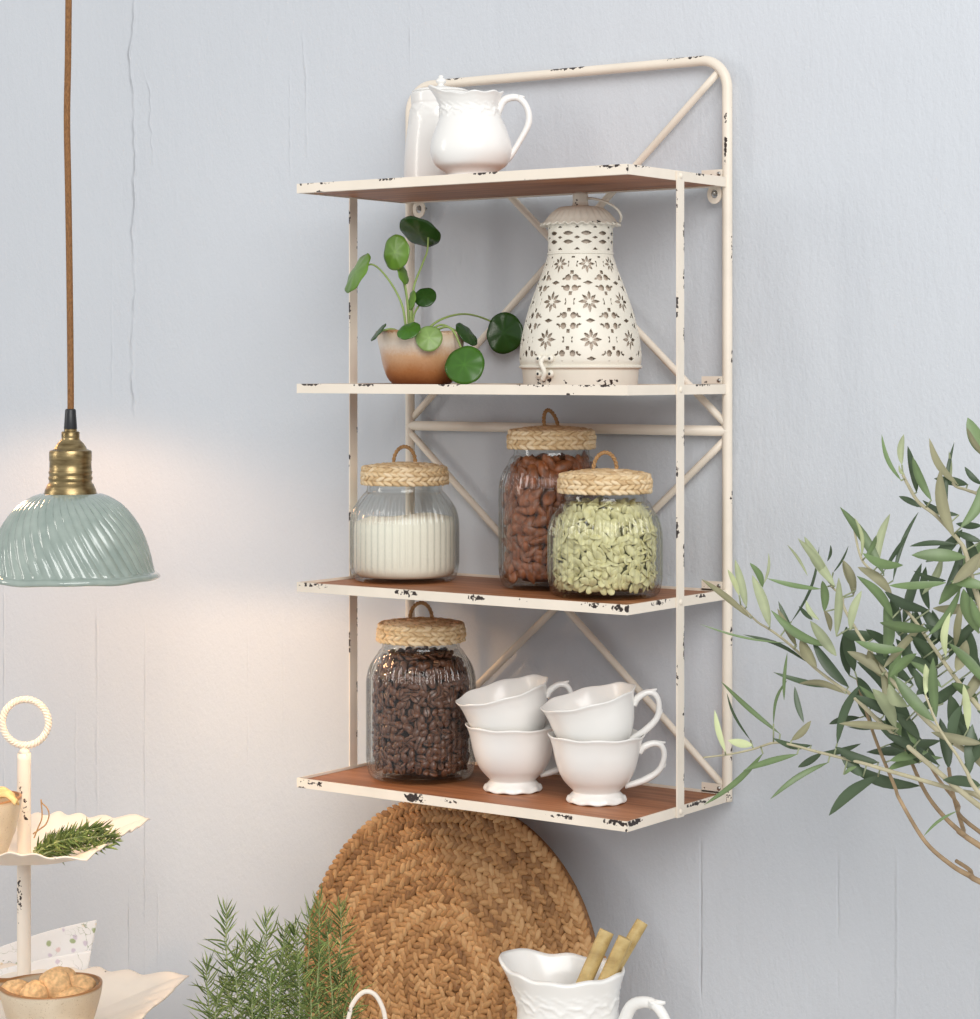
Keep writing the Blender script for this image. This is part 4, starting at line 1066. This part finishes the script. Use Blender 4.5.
# ------------------------------------------------------------------ white wire handle
hb2 = at(368, 1019, 2.10); hb2.z = TABLE
hs = thing('wire_basket', 'white wire basket handle arching up in front of the round mat', 'basket', hb2, YAW)
b = MB(); top = at(368, 991, 2.10).z - TABLE
arch = [(-.033, 0, .09), (-.030, 0, .16), (-.0180, 0, top - .026), (-.0135, 0, top - .011), (-.004, 0, top - .001), (.006, 0, top - .003), (.0135, 0, top - .016), (.0175, 0, top - .034), (.030, 0, .16), (.033, 0, .09)]
b.tube(spline(arch, 8), .0021, 10); o = b.build('handle', M['tray'], hs); chips(o, [((-.0150, 0, top - .016), (.005, .004, .008), .9), ((.015, 0, top - .02), (.004, .004, .006), .6)])
b = MB()
for zz, rr_ in ((.002, .028), (.045, .031), (.09, .034)):
    n = 40; b.tube([(rr_ * math.cos(2*PI*k/n), rr_ * math.sin(2*PI*k/n), zz) for k in range(n + 1)], .0016, 8, cap=False)
for k in range(16):
    a = 2 * PI * k / 16; b.tube([(.028 * math.cos(a), .028 * math.sin(a), .002), (.034 * math.cos(a), .034 * math.sin(a), .09)], .0011, 6)
b.build('wire_sides', M['tray'], hs)

# ------------------------------------------------------------------ olive tree
TO = at(1085, 900, 1.80); OB = Vector((TO.x, TO.y, TABLE))
tree = thing('olive_tree', 'olive tree with narrow grey green leaves reaching in from the right', 'tree', OB)
b = MB(); b.lathe([(.001, .001), (.060, 0), (.064, .004), (.080, .12), (.085, .122), (.085, .145), (.081, .146), (.078, .125), (.001, .122)], 48); b.build('pot', M['terracotta'], tree)
b = MB(); b.lathe([(.001, .130), (.0775, .126)], 24); b.build('soil', M['soil'], tree)
rt_ = random.Random(77)
b = MB(); tp = [at(1085, 1180, 1.80), at(1080, 1050, 1.80), at(1088, 930, 1.805), at(1075, 800, 1.80), at(1060, 680, 1.80), at(1048, 560, 1.80), at(1040, 430, 1.81)]
tp[0].z = TABLE + .125
b.tube([p - OB for p in spline(tp, 8)], lerp_list([.013, .012, .011, .009, .007, .005, .003], 49), 12); b.build('trunk', M['bark'], tree)
DB = 1.86
def c6(x, y): return (700 + x / 6.125, 540 + y / 6.125)
def c7(x, y): return (700 + x / 6.125, 680 + y / 6.125)
def c5(x, y): return (840 + x / 5.093, 400 + y / 5.093)
def c8(x, y): return (840 + x / 3.4, 580 + y / 3.4)
BR = [  # polyline px from tip to trunk, depth at tip, depth at trunk, radius tip/base, woody
 ([c6(250, 400), c6(350, 500), c6(430, 550), c6(550, 640), c6(700, 780), c6(830, 880), c6(940, 960), (880, 722), (930, 765), (1000, 820), (1078, 850)], 1.96, 1.80, .0009, .0036, 1),
 ([c7(20, 475), c7(180, 455), c7(320, 425), c7(450, 385), c7(550, 395), c7(700, 435), c7(980, 505), c8(170, 650), c8(400, 715), (980, 797), (1030, 830), (1085, 880)], 1.93, 1.80, .0007, .0038, 1),
 ([c5(60, 600), c5(110, 810), c5(200, 900), c5(260, 1000), c8(240, 120), c8(340, 260), c8(420, 370), (980, 709), (1020, 760), (1076, 800)], 1.88, 1.80, .0009, .0040, 1),
 ([c5(320, 380), c5(345, 430), c5(400, 520), c5(490, 590), c5(600, 710), c5(640, 780), (976, 592), (1000, 650), (1060, 690)], 1.84, 1.80, .0012, .0036, 1),
 ([c5(560, 400), c5(590, 440), c5(650, 460), (985, 500), (1010, 540), (1049, 570)], 1.86, 1.80, .0010, .0030, 1),
 ([c8(290, 390), c8(335, 500), c8(400, 600), c8(430, 650), (985, 800), (1083, 900)], 1.80, 1.80, .0009, .0030, 1),
 ([c8(60, 340), c8(75, 400), c8(120, 540), c8(185, 700), c8(205, 750), c8(290, 890), c8(380, 970), c8(440, 1005), (985, 884), (1085, 930)], 1.90, 1.805, .0012, .0036, 0),
 ([c8(215, 540), c8(235, 600), c8(290, 720), c8(350, 800), c8(420, 865), (980, 846), (1087, 915)], 1.90, 1.805, .0014, .0036, 0),
 ([c8(370, 640), c8(385, 730), c8(420, 850), (968, 838), (1086, 910)], 1.93, 1.805, .0016, .0030, 0),
 ([c6(800, 280), c6(870, 350), (845, 610), (868, 648), (900, 690), (950, 740), (1076, 815)], 1.90, 1.80, .0009, .0034, 1),
 ([(1000, 420), (1010, 460), (1045, 520)], 1.80, 1.81, .0010, .0024, 1),
 ([c8(395, 955), c8(440, 985), (985, 885), (1086, 925)], 1.86, 1.805, .0016, .0026, 0),
 ([c8(290, 600), c8(330, 670), c8(400, 760), c8(440, 830), (1086, 905)], 1.95, 1.805, .0012, .0026, 0)]
LV = []   # (base, tip, width px, kind)
def L6(bx, by, tx, ty, w_, k): LV.append((c6(bx, by), c6(tx, ty), w_ / 6.125, k))
def L7(bx, by, tx, ty, w_, k): LV.append((c7(bx, by), c7(tx, ty), w_ / 6.125, k))
def L5(bx, by, tx, ty, w_, k): LV.append((c5(bx, by), c5(tx, ty), w_ / 5.093, k))
def L8(bx, by, tx, ty, w_, k): LV.append((c8(bx, by), c8(tx, ty), w_ / 3.4, k))
for a in ((310,480,10,240,48,'b'),(240,340,170,180,40,'p'),(285,410,215,120,62,'l'),(385,290,305,140,50,'g'),(428,530,320,215,78,'l'),(390,270,420,80,22,'l'),(525,632,0,515,18,'g'),(650,745,265,580,30,'d'),(590,650,475,420,50,'b'),(590,640,480,375,44,'d'),
          (835,710,675,495,80,'l'),(780,650,435,430,66,'g'),(715,780,615,605,84,'b'),(910,900,690,620,80,'d'),(820,900,450,810,42,'d'),(890,940,605,880,48,'b'),(515,980,535,690,26,'g'),(740,300,410,235,38,'g'),(560,500,730,40,22,'d'),(820,290,600,-10,64,'l'),(825,280,640,-20,78,'l'),
          (660,220,535,30,22,'l'),(780,130,800,30,22,'d'),(815,200,910,35,16,'d'),(940,340,880,125,62,'b'),(760,440,750,250,62,'g'),(835,590,850,230,62,'l'),(730,490,650,370,40,'l'),(690,490,605,405,34,'d'),(920,550,990,310,62,'l'),(915,830,900,530,74,'d'),(800,560,760,430,44,'b')): L6(*a)
for a in ((155,440,90,185,44,'p'),(320,400,170,370,62,'p'),(490,330,130,10,38,'g'),(310,370,165,80,20,'d'),(450,270,535,0,22,'g'),(385,450,25,765,44,'g'),(595,455,265,555,48,'g'),(785,505,430,730,44,'g'),(635,260,580,40,44,'d'),(560,370,680,250,54,'b'),(680,400,445,355,48,'d'),(840,390,980,30,64,'d'),
          (730,450,985,390,44,'d'),(745,450,600,535,50,'d'),(1000,590,860,430,90,'d'),(1090,590,790,830,84,'d'),(980,230,790,270,48,'d'),(880,580,960,530,30,'g'),(1060,300,900,285,16,'d')): L7(*a)
for a in ((312,410,212,175,28,'g'),(315,330,325,175,42,'l'),(390,470,345,235,48,'d'),(465,510,370,290,52,'g'),(410,545,300,490,38,'d'),(605,585,420,510,42,'d'),(580,700,510,355,74,'b'),(600,430,455,195,48,'b'),(545,540,582,215,26,'d'),(650,430,480,400,54,'d'),(615,650,740,370,68,'g'),
          (770,300,650,90,96,'g'),(750,300,645,140,34,'b'),(720,430,635,340,38,'d'),(640,800,365,790,80,'g'),(590,735,355,745,34,'d'),(420,990,520,795,48,'l'),(505,1040,745,710,104,'g'),(540,930,250,945,48,'g'),(265,990,90,850,62,'b'),(225,890,0,545,62,'g'),(190,850,255,580,52,'l'),
          (270,920,400,570,28,'d'),(225,870,350,680,26,'d'),(80,970,15,815,58,'b'),(130,800,185,690,32,'g'),(540,920,375,870,34,'d'),(720,640,590,630,44,'d'),(720,720,590,670,44,'d'),(560,430,555,260,22,'l'),(330,380,300,330,20,'p'),(110,800,75,600,24,'p'),(700,860,640,690,60,'d')): L5(*a)
for a in ((320,480,185,325,50,'g'),(400,570,375,390,64,'d'),(435,510,420,355,32,'p'),(290,390,290,285,32,'p'),(230,430,165,355,52,'l'),(300,570,90,585,42,'d'),(360,260,375,110,30,'p'),(395,310,430,205,52,'b'),(300,170,135,145,44,'g'),(150,270,150,85,48,'g'),(370,640,340,470,48,'d'),(440,660,450,490,48,'d'),
          (50,310,20,160,52,'d'),(285,870,400,785,12,'g'),(330,300,240,190,48,'d'),(480,700,350,680,44,'d'),(190,500,110,370,54,'l'),(210,530,140,480,44,'g'),(270,700,20,620,50,'d'),(420,640,490,520,40,'d'),(480,330,400,200,50,'d'),(330,330,230,260,44,'d'),(170,330,260,250,40,'g'),(470,180,420,30,54,'g'),(480,90,440,-20,46,'d'),
          (250,330,190,200,46,'d'),(300,230,360,130,44,'d'),(120,420,60,330,44,'d'),(470,420,380,350,44,'g'),(200,300,120,230,44,'d'),(240,480,160,380,44,'d'),(470,600,400,480,50,'d'),(350,420,250,300,46,'d'),(460,300,440,170,46,'d'),(260,390,330,300,44,'d'),(140,330,95,240,40,'b'),(330,200,270,90,46,'d')): L8(*a)
for _ in range(104):        # the thick of the crown at the right
    u = rt_.uniform(872, 1060); v = rt_.uniform(560, 770) if u < 985 else rt_.uniform(430, 800)
    a = rt_.uniform(-PI, PI); Ln = rt_.uniform(40, 66); LV.append(((u, v), (u + Ln * math.cos(a) * .9, v - abs(Ln * math.sin(a))), rt_.uniform(9, 14), rt_.choice('dddgdbg')))
KM = {'d': 0, 'g': 1, 'l': 2, 'b': 3, 'p': 4}
LM = [M['leaf_dark'], M['leaf_green'], M['leaf_light'], M['leaf_brown'], M['leaf_pale']]
def olive_leaf(mb, A, T, wd, kind, rng):
    ax = T - A; L = ax.length; ax.normalize(); view = ((A + T) / 2 - CAM).normalized()
    sd = ax.cross(view).normalized(); nr = sd.cross(ax).normalized()
    roll = rng.uniform(-.55, .55) if wd / L > .12 else rng.uniform(-.2, .2)
    wd = wd / max(.6, math.cos(roll)); s2 = sd * math.cos(roll) + nr * math.sin(roll); n2 = nr * math.cos(roll) - sd * math.sin(roll)
    cv = rng.uniform(-.10, .10) * L; cn = rng.uniform(-.10, .10) * L
    vs = []; N = 9; tone0 = rng.uniform(.15, .85); tn = []
    for i in range(N + 1):
        t = i / N; w_ = wd * .5 * (math.sin(PI * min(1, t * .96 + .03)) ** .75) * (1 if t > .1 else .45)
        if i == N: w_ = wd * .02
        c = A + ax * L * t + (sd * cv + nr * cn) * math.sin(PI * t)
        vs += [c - s2 * w_ + n2 * w_ * .28, c, c + s2 * w_ + n2 * w_ * .28]; tn += [tone0, min(1, tone0 + .4), tone0 * .92]
    fs = []
    for i in range(N): a = i * 3; fs += [(a, a+1, a+4, a+3), (a+1, a+2, a+5, a+4)]
    mb.add(vs, fs, KM[kind], tn)
brs = []
for (pl2, d0, d1, r0, r1, woody) in BR:
    m = len(pl2); P3 = [at(u, v, d0 + (d1 - d0) * (i / (m - 1)) ** 1.2) for i, (u, v) in enumerate(pl2)]
    S_ = spline([p - OB for p in P3], 6); b = MB(); b.tube(S_, lerp_list([r0, r0 + (r1 - r0) * .18, r1 * .75], len(S_)), 8)
    br = b.build('branch', M['twig'] if woody else M['bark'], tree); brs.append([br, pl2, d0, d1, MB()])
for (bs, tp_, w_, k) in LV:
    best = None
    for e in brs:
        for i in range(len(e[1]) - 1):
            (x0, y0), (x1, y1) = e[1][i], e[1][i+1]; ll = (x1-x0)**2 + (y1-y0)**2 + 1e-6
            t = max(0, min(1, ((bs[0]-x0)*(x1-x0) + (bs[1]-y0)*(y1-y0)) / ll)); q = math.hypot(x0 + (x1-x0)*t - bs[0], y0 + (y1-y0)*t - bs[1])
            if best is None or q < best[0]: best = (q, e, (i + t) / (len(e[1]) - 1))
    q, e, f = best; d = e[2] + (e[3] - e[2]) * f ** 1.2 + (.012 if k == 'd' else -.008) + rt_.uniform(-.012, .012)
    A = at(bs[0], bs[1], d); T = at(tp_[0], tp_[1], d + rt_.uniform(-.018, .018))
    olive_leaf(e[4], A, T, w_ * .84 * d / FPX, k, rt_)
    if 2 < q < 22:      # leaf stalk back to its branch
        i = min(len(e[1]) - 2, int(f * (len(e[1]) - 1))); (x0, y0), (x1, y1) = e[1][i], e[1][i+1]; tt = f * (len(e[1]) - 1) - i
        pb_ = at(x0 + (x1 - x0) * tt, y0 + (y1 - y0) * tt, e[2] + (e[3] - e[2]) * f ** 1.2); e[4].tube([pb_, (pb_ + A) / 2, A], .0007, 5, mat=2)
for br, pl2, d0, d1, mb in brs:
    if mb.v: mb.build('foliage', LM, br, shift=OB)

# ------------------------------------------------------------------ light
def area(name, loc, target, sx, sy, power, col):
    l = bpy.data.lights.new(name, 'AREA'); l.shape = 'RECTANGLE'; l.size = sx; l.size_y = sy; l.energy = power; l.color = col
    o = bpy.data.objects.new(name, l); COL.objects.link(o); o.location = loc
    o.rotation_euler = (Vector(target) - Vector(loc)).to_track_quat('-Z', 'Y').to_euler(); return o
area('window_light', (2.5, -2.4, 1.9), (.2, 0, .35), 2.4, 2.0, 84, (1.0, .99, .97))
area('left_fill_light', (-2.6, -2.6, 1.2), (.1, 0, .3), .5, 1.7, 20, (1.0, .95, .88))  # added fill from the left, for streaks on the jar ribs
def spot(name, loc, energy, size, blend, rad):
    l = bpy.data.lights.new(name, 'SPOT'); l.energy = energy; l.color = (1, .56, .27); l.spot_size = math.radians(size); l.spot_blend = blend; l.shadow_soft_size = rad
    o = bpy.data.objects.new(name, l); COL.objects.link(o); o.location = loc
l = bpy.data.lights.new('pendant_bulb_light', 'POINT'); l.energy = 1.7; l.color = (1, .60, .31); l.shadow_soft_size = .010
o = bpy.data.objects.new('pendant_bulb_light', l); COL.objects.link(o); o.location = LC + Vector((0, 0, .012))
spot('added_glow_spot', (-.47, -.25, .49), 2.0, 160, .30, .03)      # added spot left of the frame for the warm wall glow, without a lamp
wl = bpy.data.worlds.new('room_daylight'); sc.world = wl; wl.use_nodes = True
wl.node_tree.nodes['Background'].inputs[0].default_value = (.96, .98, 1.0, 1); wl.node_tree.nodes['Background'].inputs[1].default_value = .53

sc.view_settings.view_transform = 'Standard'; sc.view_settings.look = 'None'
sc.view_settings.exposure = .13; sc.view_settings.gamma = 1; sc.view_settings.use_curve_mapping = False
sc.cycles.use_denoising = True; sc.cycles.transparent_max_bounces = 24; sc.cycles.max_bounces = 10
sc.cycles.sample_clamp_indirect = 6
